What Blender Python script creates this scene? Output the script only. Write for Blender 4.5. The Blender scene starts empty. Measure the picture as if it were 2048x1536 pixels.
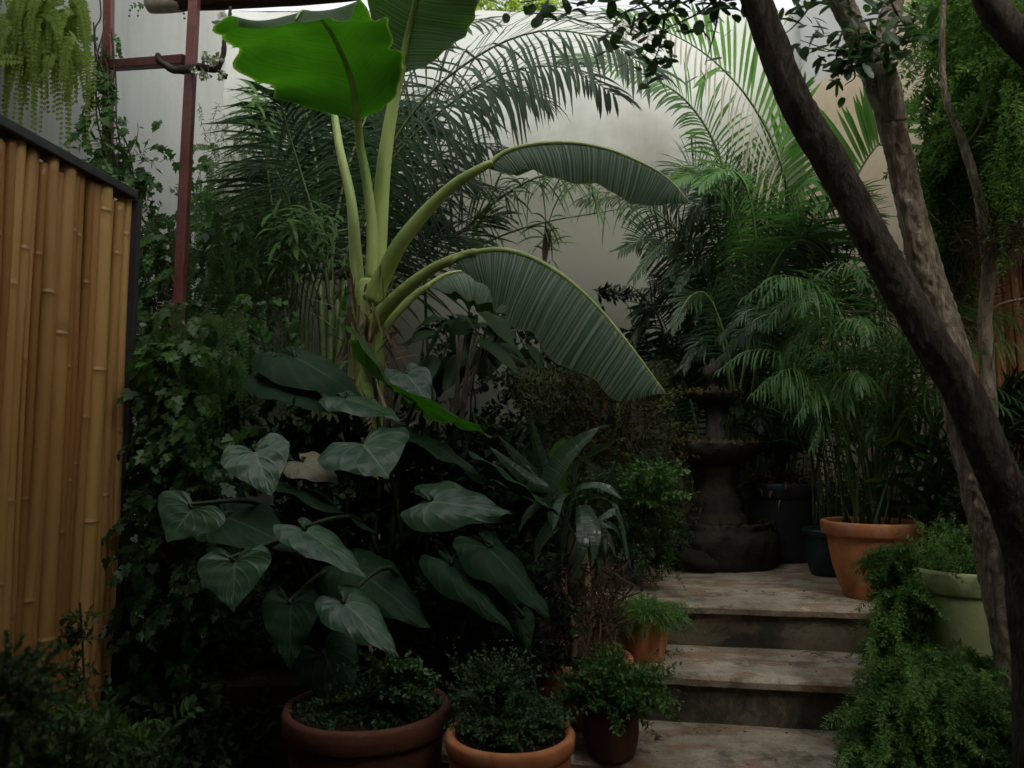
import bpy, math, random
from math import sin, cos, pi, radians
from mathutils import Vector, Matrix, noise as mnoise
V = Vector
S = bpy.context.scene
COL = S.collection

# ------------------------------------------------------------ camera
F = 1500.0                      # focal length in pixels of the 2048 x 1536 photograph
PITCH = radians(5.03)
CAM = V((0.0, 0.0, 1.2))
cam_d = bpy.data.cameras.new('camera')
cam_d.sensor_width = 36.0
cam_d.lens = F / 2048 * 36.0
cam_d.clip_start = 0.05
cam_d.clip_end = 500
cam_d.dof.use_dof = True
cam_d.dof.focus_distance = 3.1
cam_d.dof.aperture_fstop = 4.5
cam = bpy.data.objects.new('camera', cam_d)
COL.objects.link(cam)
cam.location = CAM
cam.rotation_euler = (pi / 2 + PITCH, 0, 0)
S.camera = cam
S.render.engine = 'CYCLES'
S.render.resolution_x, S.render.resolution_y = 1024, 768

# ------------------------------------------------------------ light
SUN_EL, SUN_ROT = radians(43), radians(162)
w = bpy.data.worlds.new('World')
S.world = w
w.use_nodes = True
nt = w.node_tree
bg = nt.nodes['Background']
sky = nt.nodes.new('ShaderNodeTexSky')
sky.sky_type = 'NISHITA'
sky.sun_disc = False
sky.sun_elevation = SUN_EL
sky.sun_rotation = SUN_ROT
sky.air_density = 1.0
sky.dust_density = 4.0
sky.ozone_density = 1.0
hs = nt.nodes.new('ShaderNodeHueSaturation')
hs.inputs['Saturation'].default_value = 0.12
hs.inputs['Value'].default_value = 1.0
nt.links.new(sky.outputs[0], hs.inputs['Color'])
nt.links.new(hs.outputs[0], bg.inputs['Color'])
bg.inputs['Strength'].default_value = 0.15
sd = bpy.data.lights.new('sun', 'SUN')
sd.energy = 0.9
sd.angle = radians(18)
sd.color = (1.0, 0.96, 0.90)
sun = bpy.data.objects.new('sun', sd)
COL.objects.link(sun)
# direction towards the sun: high behind the viewer, a little to the right
sdir = V((sin(SUN_ROT) * cos(SUN_EL), cos(SUN_ROT) * cos(SUN_EL), sin(SUN_EL)))
sun.rotation_euler = sdir.to_track_quat('Z', 'Y').to_euler()
S.view_settings.view_transform = 'Standard'
S.view_settings.look = 'None'
S.view_settings.gamma = 1
S.view_settings.exposure = 1.45
S.cycles.use_denoising = True
S.cycles.max_bounces = 8
S.cycles.diffuse_bounces = 4
S.cycles.glossy_bounces = 3
S.cycles.transmission_bounces = 4
S.cycles.sample_clamp_indirect = 4

# ------------------------------------------------------------ helpers
def P(px, py, Y):
    """point seen at pixel (px, py) of the photograph at depth Y"""
    u, v = (px - 1024) / F, (768 - py) / F
    y = cos(PITCH) - sin(PITCH) * v
    z = sin(PITCH) + cos(PITCH) * v
    return V((CAM.x + Y * u / y, Y, CAM.z + Y * z / y))

def PZ(px, py, Z):
    """point seen at pixel (px, py) at height Z"""
    u, v = (px - 1024) / F, (768 - py) / F
    y = cos(PITCH) - sin(PITCH) * v
    z = sin(PITCH) + cos(PITCH) * v
    k = (Z - CAM.z) / z
    return V((u * k, y * k, Z))

def spline(pts, n):
    """Catmull-Rom through pts, n+1 samples"""
    p = [V(q) for q in pts]
    if len(p) == 2:
        return [p[0].lerp(p[1], i / n) for i in range(n + 1)]
    e = [p[0] * 2 - p[1]] + p + [p[-1] * 2 - p[-2]]
    out = []
    m = len(p) - 1
    for i in range(n + 1):
        t = i / n * m
        k = min(int(t), m - 1)
        t -= k
        a, b, c, d = e[k:k + 4]
        out.append(0.5 * ((2 * b) + (c - a) * t + (2 * a - 5 * b + 4 * c - d) * t * t + (3 * b - a - 3 * c + d) * t ** 3))
    return out

def tangents(c):
    n = len(c)
    return [(c[min(i + 1, n - 1)] - c[max(i - 1, 0)]).normalized() for i in range(n)]

def lerp(a, b, t): return a + (b - a) * t
def interp(tab, t):
    if t <= tab[0][0]: return tab[0][1]
    for (a, x), (b, y) in zip(tab, tab[1:]):
        if t <= b: return x + (y - x) * (t - a) / (b - a)
    return tab[-1][1]

class MB:
    def __init__(s):
        s.v, s.f, s.m, s.u, s.w, s.t = [], [], [], [], [], []
    def add(s, verts, faces, mat=0, us=None, ws=None, tone=0.5):
        o = len(s.v)
        s.v.extend(verts)
        for f in faces:
            s.f.append([i + o for i in f])
            s.m.append(mat)
        n = len(verts)
        s.u.extend(us if us else [0.0] * n)
        s.w.extend(ws if ws else [0.0] * n)
        s.t.extend([tone] * n)
    def build(s, name, mats, parent=None, smooth=True, loc=None):
        me = bpy.data.meshes.new(name)
        me.from_pydata([tuple(q) for q in s.v], [], s.f)
        mats = mats if isinstance(mats, (list, tuple)) else [mats]
        for m in mats: me.materials.append(m)
        me.polygons.foreach_set('material_index', s.m)
        if smooth: me.polygons.foreach_set('use_smooth', [True] * len(s.f))
        for nm, dat in (('lu', s.u), ('lv', s.w), ('tone', s.t)):
            a = me.attributes.new(nm, 'FLOAT', 'POINT')
            a.data.foreach_set('value', dat)
        me.update()
        o = bpy.data.objects.new(name, me)
        COL.objects.link(o)
        if parent is not None:
            o.parent = parent
            o.matrix_parent_inverse = Matrix.Translation(parent.location).inverted()
        return o

def empty(name, loc, label, cat, group=None):
    o = bpy.data.objects.new(name, None)
    COL.objects.link(o)
    o.location = loc
    o.empty_display_size = 0.1
    o['label'] = label
    o['category'] = cat
    if group: o['group'] = group
    return o

def tag(o, label=None, cat=None, group=None, kind=None):
    if label: o['label'] = label
    if cat: o['category'] = cat
    if group: o['group'] = group
    if kind: o['kind'] = kind
    return o

def tube(mb, pts, r, n=8, mat=0, tone=0.5, samples=None, bump=0.0, seed=0, cap=True, bark=None):
    """r: number or list of (t, radius)"""
    c = spline(pts, samples or max(2, (len(pts) - 1) * 4)) if samples != 0 else [V(p) for p in pts]
    tg = tangents(c)
    N = V((0, 0, 1)) if abs(tg[0].z) < 0.9 else V((1, 0, 0))
    vs, us, ws = [], [], []
    L = 0.0
    m = len(c)
    for i, p in enumerate(c):
        t = tg[i]
        N = (N - t * N.dot(t)).normalized()
        B = t.cross(N)
        rr = interp(r, i / (m - 1)) if isinstance(r, (list, tuple)) else r
        if i: L += (p - c[i - 1]).length
        for k in range(n):
            a = 2 * pi * k / n
            q = rr
            if bump:
                q *= 1 + bump * mnoise.noise(V((cos(a) * 1.3, sin(a) * 1.3, L / max(rr, .004) * 0.35 + seed * 7.3)))
            if bark:
                fx, fy_, fz = cos(a) * rr * bark[1], sin(a) * rr * bark[1], L * bark[1] * .42
                e_ = 1 - abs(mnoise.noise(V((fx, fy_, fz + seed)))) * 2.4
                e2 = 1 - abs(mnoise.noise(V((fx * 2.3, fy_ * 2.3, fz * 2.3 + seed)))) * 2.4
                q += bark[0] * (e_ * .65 + e2 * .35) + bark[0] * 2.2 * max(0, mnoise.noise(V((cos(a) * 1.2, sin(a) * 1.2, L * 3.1 + seed * 5))) - .38) * 3
            vs.append(p + N * cos(a) * q + B * sin(a) * q)
            us.append(k / n)
            ws.append(L)
    fs = []
    for i in range(m - 1):
        for k in range(n):
            fs.append([i * n + k, i * n + (k + 1) % n, (i + 1) * n + (k + 1) % n, (i + 1) * n + k])
    if cap:
        fs.append(list(range(n))[::-1])
        fs.append([(m - 1) * n + k for k in range(n)])
    mb.add(vs, fs, mat, us, ws, tone)

def lathe(mb, prof, c, n=48, mat=0, tone=0.5, wob=0.0, seed=0):
    vs, fs = [], []
    for (r, z) in prof:
        for k in range(n):
            a = 2 * pi * k / n
            q = r
            if wob: q += wob * (mnoise.noise(V((cos(a) * 2, sin(a) * 2, z * 9 + seed))) + (.8 * mnoise.noise(V((cos(a) * 7, sin(a) * 7, z * 30 + seed))) if wob > .0035 else 0))
            vs.append(V((c[0] + cos(a) * q, c[1] + sin(a) * q, c[2] + z)))
    m = len(prof)
    for i in range(m - 1):
        for k in range(n):
            fs.append([i * n + k, i * n + (k + 1) % n, (i + 1) * n + (k + 1) % n, (i + 1) * n + k])
    mb.add(vs, fs, mat, None, None, tone)

def box(mb, x0, x1, y0, y1, z0, z1, mat=0):
    vs = [V((x, y, z)) for z in (z0, z1) for y in (y0, y1) for x in (x0, x1)]
    mb.add(vs, [[0, 2, 3, 1], [4, 5, 7, 6], [0, 1, 5, 4], [2, 6, 7, 3], [0, 4, 6, 2], [1, 3, 7, 5]], mat)

def blade(mb, c, hw, N0, fold=(0, 0), cols=1, mat=0, tone=0.5, wave=0.0, wf=8.0, curl=0.0, seed=0, width_side=(1, 1), tear=0.0):
    """a leaf blade along the centre line c; hw(t) half width; N0 the side its upper face looks to;
    fold = angles of the (left, right) halves below the plane"""
    tg = tangents(c)
    m = len(c)
    vs, us, ws = [], [], []
    N = V(N0)
    for i, p in enumerate(c):
        t = tg[i]
        n_ = N - t * N.dot(t)
        if n_.length < 1e-4: n_ = V((0, 1, 0)) - t * t.y
        n_.normalize()
        N = n_
        side = t.cross(n_)
        T = i / (m - 1)
        h = hw(T)
        for k in range(-cols, cols + 1):
            s = k / cols
            sgn = -1 if s < 0 else 1
            j = 0 if s < 0 else 1
            ang = fold[j] + curl * abs(s)
            d = abs(s) * h * width_side[j]
            if tear: d *= 1 + abs(s) * tear * mnoise.noise(V((T * wf * 3, sgn * 5.0, seed)))
            off = side * (sgn * d * cos(ang)) - n_ * (d * sin(ang))
            if wave: off += n_ * wave * s * s * (sin(T * wf * 2 * pi + seed + sgn) + 1.2 * mnoise.noise(V((T * wf * 1.7, s, seed))))
            vs.append(p + off)
            us.append(s)
            ws.append(T)
    W = 2 * cols + 1
    fs = [[i * W + k, i * W + k + 1, (i + 1) * W + k + 1, (i + 1) * W + k] for i in range(m - 1) for k in range(W - 1)]
    mb.add(vs, fs, mat, us, ws, tone)

def leaflet(mb, p, d, L, hw, N, mat=0, tone=0.5, droop=0.0, rows=3, fold=0.25, twist=0.0):
    """cheap narrow leaf: rows of 3 vertices, bends down by droop"""
    d = V(d).normalized()
    c = []
    q = V(p)
    dd = d.copy()
    st = L / rows
    c.append(q.copy())
    for i in range(rows):
        dd = (dd + V((0, 0, -droop / rows))).normalized()
        q = q + dd * st
        c.append(q.copy())
    n_ = V(N) - d * V(N).dot(d)
    if n_.length < 1e-3: n_ = d.orthogonal()
    n_.normalize()
    side = d.cross(n_)
    vs, us, ws, fs = [], [], [], []
    for i in range(rows + 1):
        T = i / rows
        h = hw * (0.45 + 1.6 * T * (1 - T) * 1.4) if 0 < i < rows else (hw * 0.35 if i == 0 else hw * 0.02)
        up = n_ * (h * fold)
        vs += [c[i] - side * h + up, c[i], c[i] + side * h + up]
        us += [-1, 0, 1]
        ws += [T] * 3
        if i:
            a = (i - 1) * 3
            fs += [[a, a + 1, a + 4, a + 3], [a + 1, a + 2, a + 5, a + 4]]
    mb.add(vs, fs, mat, us, ws, tone)

def tinyleaf(mb, p, d, n_, L, W, mat=0, tone=0.5, fold=0.2):
    d = d.normalized()
    n_ = n_ - d * n_.dot(d)
    if n_.length < 1e-3: n_ = d.orthogonal()
    n_.normalize()
    s = d.cross(n_)
    up = n_ * (W * fold)
    a = p + d * (L * .42)
    mb.add([p, a - s * (W / 2) + up, p + d * L, a + s * (W / 2) + up, a - up * 0.3], [[0, 4, 1], [1, 4, 2], [0, 3, 4], [4, 3, 2]], mat,
           [0, -1, 0, 1, 0], [0, .4, 1, .4, .4], tone)

def lobed(mb, p, d, n_, L, mat=0, tone=0.5, rng=random):
    """ivy-like leaf with pointed lobes"""
    d = d.normalized()
    n_ = n_ - d * n_.dot(d)
    if n_.length < 1e-3: n_ = d.orthogonal()
    n_.normalize()
    s = d.cross(n_)
    prof = [(0, 0), (-.10, .30), (.18, .52), (.30, .26), (.62, .34), (.62, .16), (1.0, 0)]
    pts = [(a, b) for a, b in prof] + [(a, -b) for a, b in prof[-2:0:-1]]
    cup = rng.uniform(-.25, .35)
    vs = [p + d * (a * L) + s * (b * L) - n_ * (L * cup * (a * a * .5 + abs(b))) for a, b in pts]
    vs.append(p + d * (.33 * L))
    k = len(pts)
    mb.add(vs, [[i, (i + 1) % k, k] for i in range(k)], mat, [b * 2 for a, b in pts] + [0], [a for a, b in pts] + [.3], tone)

def rvec(rng, z=0.0):
    a = rng.uniform(0, 2 * pi)
    zz = rng.uniform(-1, 1)
    r = math.sqrt(max(0, 1 - zz * zz))
    v = V((r * cos(a), r * sin(a), zz + z))
    return v.normalized()

def frond(mb, pts, L, nl, hw, rng, N=V((0, 0, 1)), mat=0, stem=1, start=0.18, ang=(70, 25), droop=0.5, tone=0.5, tv=.15, rr=0.012, lift=0.15, sides=(1, 1), rows=4, samples=24, jit=0.08, deadside=None):
    """pinnate frond: rachis through pts, leaflets both sides"""
    c = spline(pts, samples)
    tube(mb, c, [(0, rr), (.5, rr * .6), (1, rr * .15)], 5, stem, tone, samples=0)
    tg = tangents(c)
    Nn = V(N)
    for i in range(nl):
        T = start + (1 - start) * (i + .5) / nl
        x = T * samples
        k = min(int(x), samples - 1)
        p = c[k].lerp(c[k + 1], x - k)
        t = tg[k]
        n_ = Nn - t * Nn.dot(t)
        if n_.length < 1e-3: n_ = t.orthogonal()
        n_.normalize()
        side = t.cross(n_)
        s_ = (T - start) / (1 - start)
        ll = L * (0.35 + 0.65 * sin(pi * min(1, s_ * 1.15 + .12)) ** .7) * (1 - .35 * s_)
        a = radians(lerp(ang[0], ang[1], s_))
        for q, sg in enumerate((-1, 1)):
            if not sides[q] or rng.random() > max(.05, sides[q]) : continue
            a2 = a + rng.uniform(-jit, jit)
            d = t * cos(a2) + side * (sg * sin(a2)) + n_ * (lift + rng.uniform(-jit, jit))
            mt = deadside[1] if deadside and deadside[0] == sg and rng.random() < .85 else mat
            if mt != mat: d = d * .6 + V((rng.uniform(-.25, .25), rng.uniform(-.2, .1), -.5))
            leaflet(mb, p, d, ll * rng.uniform(.85, 1.1), hw * rng.uniform(.8, 1.15) * (.5 if mt != mat else 1), n_, mt, tone + rng.uniform(-tv, tv), droop * rng.uniform(.6, 1.4) + (1.6 if mt != mat else 0), rows)

def sprig(mb, p, d, L, n, ll, lw, rng, droop=0.6, mat=0, stem=1, tone=.5, tv=.2, shape='leaf', sr=0.0015, spread=.9, whorl=2, jit=.25):
    """stem with little leaves along it"""
    c = [V(p)]
    dd = V(d).normalized()
    m = 7
    for i in range(m):
        dd = (dd + V((rng.uniform(-jit, jit), rng.uniform(-jit, jit), -droop / m * 1.6 + rng.uniform(-jit, jit) * .4)) * .6).normalized()
        c.append(c[-1] + dd * (L / m))
    if sr: tube(mb, c, [(0, sr), (1, sr * .4)], 3, stem, tone, samples=0, cap=False)
    tg = tangents(c)
    for i in range(n):
        T = (i + rng.uniform(.1, .9)) / n * .94 + .06
        x = T * m
        k = min(int(x), m - 1)
        q = c[k].lerp(c[k + 1], x - k)
        t = tg[k]
        o = t.orthogonal().normalized()
        a0 = rng.uniform(0, 2 * pi)
        for wv in range(whorl):
            a = a0 + wv * 2 * pi / whorl + rng.uniform(-.4, .4)
            side = o * cos(a) + t.cross(o) * sin(a)
            dl = t * rng.uniform(.35, .8) + side * spread
            if shape == 'lobed':
                dl = (dl + V((0, 0, -.7))).normalized()
                lobed(mb, q, dl, V((rng.uniform(-.4, .4), -.8, .6)), ll * rng.uniform(.7, 1.25), mat, tone + rng.uniform(-tv, tv), rng)
            else:
                tinyleaf(mb, q, dl, V((0, -.2, 1)) + rvec(rng) * .6, ll * rng.uniform(.7, 1.2) * (1.05 - .4 * T), lw, mat, tone + rng.uniform(-tv, tv))
    return c[-1]

# ------------------------------------------------------------ materials
def nodes(name):
    m = bpy.data.materials.new(name)
    m.use_nodes = True
    n = m.node_tree
    return m, n, n.nodes['Principled BSDF'], n.nodes['Material Output']

def mix(n, fac, a, b, typ='MIX'):
    x = n.nodes.new('ShaderNodeMix')
    x.data_type = 'RGBA'
    x.blend_type = typ
    for s, v in ((x.inputs[0], fac), (x.inputs[6], a), (x.inputs[7], b)):
        if isinstance(v, bpy.types.NodeSocket): n.links.new(v, s)
        elif isinstance(v, (int, float)): s.default_value = v
        else: s.default_value = (*v, 1)
    return x.outputs[2]

def attr(n, name):
    a = n.nodes.new('ShaderNodeAttribute')
    a.attribute_name = name
    return a.outputs['Fac']

def math_(n, op, a, b=None, c=None):
    x = n.nodes.new('ShaderNodeMath')
    x.operation = op
    for s, v in zip(x.inputs, (a, b, c)):
        if v is None: continue
        if isinstance(v, bpy.types.NodeSocket): n.links.new(v, s)
        else: s.default_value = v
    return x.outputs[0]

def noise(n, scale, detail=4, rough=.55, vec=None, dist=0.0, sc3=None):
    t = n.nodes.new('ShaderNodeTexNoise')
    t.inputs['Scale'].default_value = scale
    t.inputs['Detail'].default_value = detail
    t.inputs['Roughness'].default_value = rough
    t.inputs['Distortion'].default_value = dist
    tc = n.nodes.new('ShaderNodeTexCoord')
    v = vec or tc.outputs['Object']
    if sc3:
        mp = n.nodes.new('ShaderNodeMapping')
        mp.inputs['Scale'].default_value = sc3
        n.links.new(v, mp.inputs[0])
        v = mp.outputs[0]
    n.links.new(v, t.inputs['Vector'])
    return t.outputs['Fac']

def ramp(n, fac, stops):
    r = n.nodes.new('ShaderNodeValToRGB')
    n.links.new(fac, r.inputs[0])
    e = r.color_ramp.elements
    while len(e) < len(stops): e.new(.5)
    for k, (p, c) in enumerate(stops):
        e[k].position = p
        e[k].color = (*c, 1) if not isinstance(c, (int, float)) else (c, c, c, 1)
    return r.outputs[0]

def bump(n, bsdf, h, strength, dist=0.01):
    b = n.nodes.new('ShaderNodeBump')
    b.inputs['Strength'].default_value = strength
    b.inputs['Distance'].default_value = dist
    n.links.new(h, b.inputs['Height'])
    n.links.new(b.outputs[0], bsdf.inputs['Normal'])
    return b

def leafmat(name, dark, light, trans=.35, tcol=None, rough=.45, veins=None, spec=.5, vein_col=None, vf=60, slant=.6, vb=.25, vmix=.45, back=None):
    m, n, b, out = nodes(name)
    tone = attr(n, 'tone')
    nz = noise(n, 9, 3)
    fac = math_(n, 'ADD', tone, math_(n, 'MULTIPLY', math_(n, 'SUBTRACT', nz, .5), .6))
    col = mix(n, fac, dark, light)
    if veins:
        lu, lv = attr(n, 'lu'), attr(n, 'lv')
        au = math_(n, 'ABSOLUTE', lu)
        ph = math_(n, 'MULTIPLY', math_(n, 'SUBTRACT', lv, math_(n, 'MULTIPLY', au, slant)), vf)
        if veins == 'fine':
            ph = math_(n, 'ADD', ph, math_(n, 'MULTIPLY', noise(n, 3, 2), 3))
            tx = n.nodes.new('ShaderNodeTexNoise')
            tx.noise_dimensions = '1D'
            tx.inputs['Scale'].default_value = 1.0
            tx.inputs['Detail'].default_value = 3
            n.links.new(ph, tx.inputs['W'])
            v = ramp(n, tx.outputs['Fac'], [(.45, 0), (.57, 1)])
        else:
            s = math_(n, 'SINE', ph)
            v = math_(n, 'POWER', math_(n, 'ABSOLUTE', s), 14)
            # inverse: thin lines where |sin| is near one
        mid = math_(n, 'LESS_THAN', au, .035)
        vv = math_(n, 'MAXIMUM', math_(n, 'MULTIPLY', v, vmix), mid)
        col = mix(n, vv, col, vein_col or light)
        bump(n, b, math_(n, 'MAXIMUM', v, mid), vb, .004)
    if veins == 'fine' and 'banana' in name:
        col = mix(n, math_(n, 'MULTIPLY', ramp(n, au, [(.95, 0), (.995, 1)]), ramp(n, noise(n, 9, 3), [(.4, 0), (.6, .9)])), col, (.30, .22, .09))
    if back:
        g = n.nodes.new('ShaderNodeNewGeometry')
        col = mix(n, g.outputs['Backfacing'], col, back)
    n.links.new(col, b.inputs['Base Color'])
    b.inputs['Roughness'].default_value = rough
    b.inputs['Specular IOR Level'].default_value = spec
    if trans:
        tr = n.nodes.new('ShaderNodeBsdfTranslucent')
        if tcol:
            tv = mix(n, ramp(n, noise(n, 7, 5, .6), [(.3, 0), (.75, .75)]), tcol, tuple(x * .62 for x in tcol))
            tv = mix(n, ramp(n, noise(n, 3.0, 5, .6), [(.38, 0), (.62, .85)]), tv, tuple(x * .45 for x in tcol))
            if veins: tv = mix(n, ramp(n, au, [(.955, 0), (.985, .9)]), tv, (min(1, tcol[0] * 3.2), min(1, tcol[1] * 1.5), tcol[2] * 3))
            if veins: tv = mix(n, math_(n, 'MULTIPLY', vv, .6), tv, tuple(x * .35 for x in tcol))
            n.links.new(tv, tr.inputs[0])
        else: n.links.new(mix(n, .6, col, light), tr.inputs[0])
        ms = n.nodes.new('ShaderNodeMixShader')
        ms.inputs[0].default_value = trans
        n.links.new(b.outputs[0], ms.inputs[1])
        n.links.new(tr.outputs[0], ms.inputs[2])
        n.links.new(ms.outputs[0], out.inputs[0])
    return m

def plain(name, a, b_, scale=6, rough=.7, bs=.3, bscale=40, spec=.4, sc3=None, stops=(.35, .7), bdist=.01):
    m, n, b, out = nodes(name)
    n.links.new(ramp(n, noise(n, scale, 6, .6, sc3=sc3), [(stops[0], a), (stops[1], b_)]), b.inputs['Base Color'])
    b.inputs['Roughness'].default_value = rough
    b.inputs['Specular IOR Level'].default_value = spec
    if bs: bump(n, b, noise(n, bscale, 6, .65, sc3=sc3), bs, bdist)
    return m

M = {}
M['ivy'] = leafmat('ivy_leaf', (.022, .065, .015), (.09, .21, .04), .3, rough=.38, spec=.3)
M['vine'] = leafmat('vine_leaf', (.02, .055, .014), (.10, .21, .04), .35, rough=.5, spec=.25)
M['hangfern'] = leafmat('hanging_fern_leaf', (.14, .24, .03), (.30, .42, .06), .5, rough=.55)
M['asparagus'] = leafmat('asparagus_leaf', (.035, .11, .03), (.20, .38, .08), .3, rough=.42, spec=.3)
M['shrub'] = leafmat('shrub_leaf', (.012, .030, .010), (.035, .07, .018), .15, rough=.6, spec=.15)
M['shrubred'] = leafmat('shrub_tip_leaf', (.016, .028, .008), (.08, .08, .018), .2, rough=.6, spec=.15)
M['palm'] = leafmat('palm_leaf', (.010, .028, .011), (.034, .072, .022), .2, rough=.45, spec=.22)
M['palmlight'] = leafmat('areca_leaf', (.03, .095, .022), (.12, .27, .055), .38, rough=.42, spec=.3)
M['palmdead'] = leafmat('dry_palm_leaf', (.09, .085, .05), (.34, .33, .23), .2, rough=.6)
M['curtain'] = leafmat('curtain_leaf', (.03, .085, .02), (.17, .34, .06), .42, rough=.5, spec=.25)
M['tarostalk'] = plain('taro_stalk', (.025, .035, .016), (.05, .065, .028), 12, .5, .1)
M['potbush'] = leafmat('fine_bush_leaf', (.018, .05, .018), (.10, .22, .06), .25, rough=.4, spec=.4)
M['stem'] = plain('green_stem', (.05, .09, .03), (.12, .17, .05), 12, .5, .1)
M['brownstem'] = plain('brown_stem', (.035, .026, .018), (.09, .065, .045), 20, .8, .4)
M['banana'] = leafmat('banana_leaf', (.05, .12, .055), (.09, .18, .085), .3, (.08, .24, .015), .40, 'fine', .5, (.34, .44, .32), 105, .05, .6, .85)
M['bananaglow'] = leafmat('banana_backlit_leaf', (.05, .13, .025), (.07, .17, .03), .6, (.062, .265, .008), .40, 'fine', .4, (.05, .13, .03), 70, .25, .3, .5)  # brighter banana leaf copy, light from behind put into its colour
M['petiole'] = plain('banana_petiole', (.28, .44, .10), (.60, .67, .24), 3, .38, .12, 60, .5, (2, 2, .5))
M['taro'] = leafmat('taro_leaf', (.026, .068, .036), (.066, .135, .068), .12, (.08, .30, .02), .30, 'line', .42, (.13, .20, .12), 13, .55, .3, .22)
M['tarogreen'] = leafmat('taro_backlit_leaf', (.06, .14, .03), (.09, .18, .04), .6, (.06, .24, .01), .4, 'line', .4, (.12, .22, .06), 13, .55, .3, .2)  # brighter copy of the taro leaf for leaves lit from behind
M['tarodark'] = leafmat('taro_shaded_leaf', (.010, .034, .014), (.022, .058, .022), .10, None, .55, 'line', .15, (.05, .09, .05), 13, .55, .3, .2)  # darker copy of the taro leaf, shade put into its colour
M['strap'] = leafmat('strap_leaf', (.025, .06, .03), (.06, .11, .06), .12, (.12, .35, .02), .22, 'fine', .6, (.09, .14, .09), 30, .0, .3, .4)
M['strapglow'] = leafmat('strap_backlit_leaf', (.06, .14, .03), (.09, .18, .04), .6, (.12, .42, .01), .35)  # brighter strap leaf copy for the blade lit from behind
M['treeleaf'] = leafmat('tree_leaf', (.03, .07, .022), (.08, .17, .04), .45, rough=.4)
M['fgleaf'] = leafmat('nandina_leaf', (.02, .06, .014), (.08, .17, .03), .3, rough=.42, spec=.3)
M['lichen'] = plain('lichen', (.35, .40, .25), (.75, .76, .62), 60, .9, .6, 90)
M['petal'] = leafmat('white_petal', (.62, .64, .52), (.80, .80, .74), .4, rough=.6)
M['rust'] = plain('rust_red_paint', (.10, .022, .018), (.17, .045, .035), 9, .5, .25, 60, .4)
M['log'] = plain('dark_log', (.05, .02, .013), (.12, .05, .032), 8, .7, .4, 25, .3, (1, 6, 6))
M['logend'] = plain('peeled_log_end', (.36, .28, .20), (.80, .74, .66), 9, .7, .4, 30, .3)
M['darkframe'] = plain('dark_metal_frame', (.035, .036, .042), (.055, .057, .065), 20, .45, .05, 60)
M['void'] = plain('dark_backing', (.012, .012, .012), (.02, .018, .015), 10, .9, .1)
M['soil'] = plain('garden_soil', (.018, .012, .008), (.06, .042, .028), 14, .95, .9, 30, .2, None, (.35, .7), .03)
M['straw'] = leafmat('dry_straw', (.08, .045, .024), (.34, .23, .13), .15, rough=.7)
M['root'] = leafmat('fibre_root', (.03, .017, .010), (.15, .085, .05), .1, rough=.85)
M['fibre'] = plain('fibrous_bark', (.04, .02, .012), (.16, .09, .055), 30, .9, .8, 60, .2, (1, 1, .25))
M['greyplastic'] = plain('grey_plastic', (.035, .037, .045), (.05, .052, .06), 5, .4, .05, 80)
M['tealplastic'] = plain('teal_plastic', (.010, .032, .034), (.015, .045, .045), 5, .4, .05, 80)
M['cream'] = plain('pale_cane', (.30, .22, .11), (.45, .36, .2), 8, .6, .3, 30, .3, (1, 1, .2))
M['red'] = plain('red_flower', (.45, .03, .01), (.6, .08, .02), 8, .5, 0)
M['lead'] = plain('dark_glazed_clay', (.02, .02, .025), (.05, .05, .06), 8, .4, .2)

def bamboo_mat(name, a, b_, node_c):
    m, n, b, out = nodes(name)
    tone = attr(n, 'tone')
    nz = noise(n, 5, 5, .6, sc3=(3, 3, .35))
    f = math_(n, 'ADD', math_(n, 'MULTIPLY', tone, .8), math_(n, 'MULTIPLY', math_(n, 'SUBTRACT', nz, .4), .7))
    col = mix(n, f, a, b_)
    lu = attr(n, 'lu')
    col = mix(n, lu, col, node_c)
    bl = ramp(n, noise(n, 14, 6, .7, sc3=(1, 1, .3)), [(.58, 0), (.75, .4)])
    col = mix(n, bl, col, node_c)
    n.links.new(col, b.inputs['Base Color'])
    b.inputs['Roughness'].default_value = .42
    bump(n, b, noise(n, 60, 4, .6, sc3=(1, 1, .1)), .12, .004)
    return m
M['bamboo'] = bamboo_mat('bamboo', (.35, .16, .045), (.62, .37, .13), (.20, .11, .05))
M['bamboored'] = bamboo_mat('weathered_bamboo', (.36, .14, .055), (.62, .29, .13), (.16, .07, .03))

def terra(name, a, b_, wash=(.55, .42, .32), washlim=(.5, .75), dirt=.5):
    m, n, b, out = nodes(name)
    col = ramp(n, noise(n, 7, 6, .6), [(.3, a), (.7, b_)])
    col = mix(n, ramp(n, noise(n, 5, 6, .7, sc3=(1, 1, .7)), [(washlim[0], 0), (washlim[1], .6)]), col, wash)
    col = mix(n, ramp(n, noise(n, 11, 7, .7, sc3=(1, 1, .45)), [(.52, 0), (.75, dirt)]), col, (.05, .035, .025))
    n.links.new(col, b.inputs['Base Color'])
    b.inputs['Roughness'].default_value = .8
    bump(n, b, noise(n, 45, 8, .7), .35, .006)
    return m
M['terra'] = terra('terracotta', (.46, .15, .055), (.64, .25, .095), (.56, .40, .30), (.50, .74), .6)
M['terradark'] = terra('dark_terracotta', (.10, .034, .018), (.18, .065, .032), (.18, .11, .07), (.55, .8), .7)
M['greenpot'] = terra('pale_green_glaze', (.36, .42, .17), (.50, .55, .27), (.50, .56, .32), (.5, .8), .45)

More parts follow.
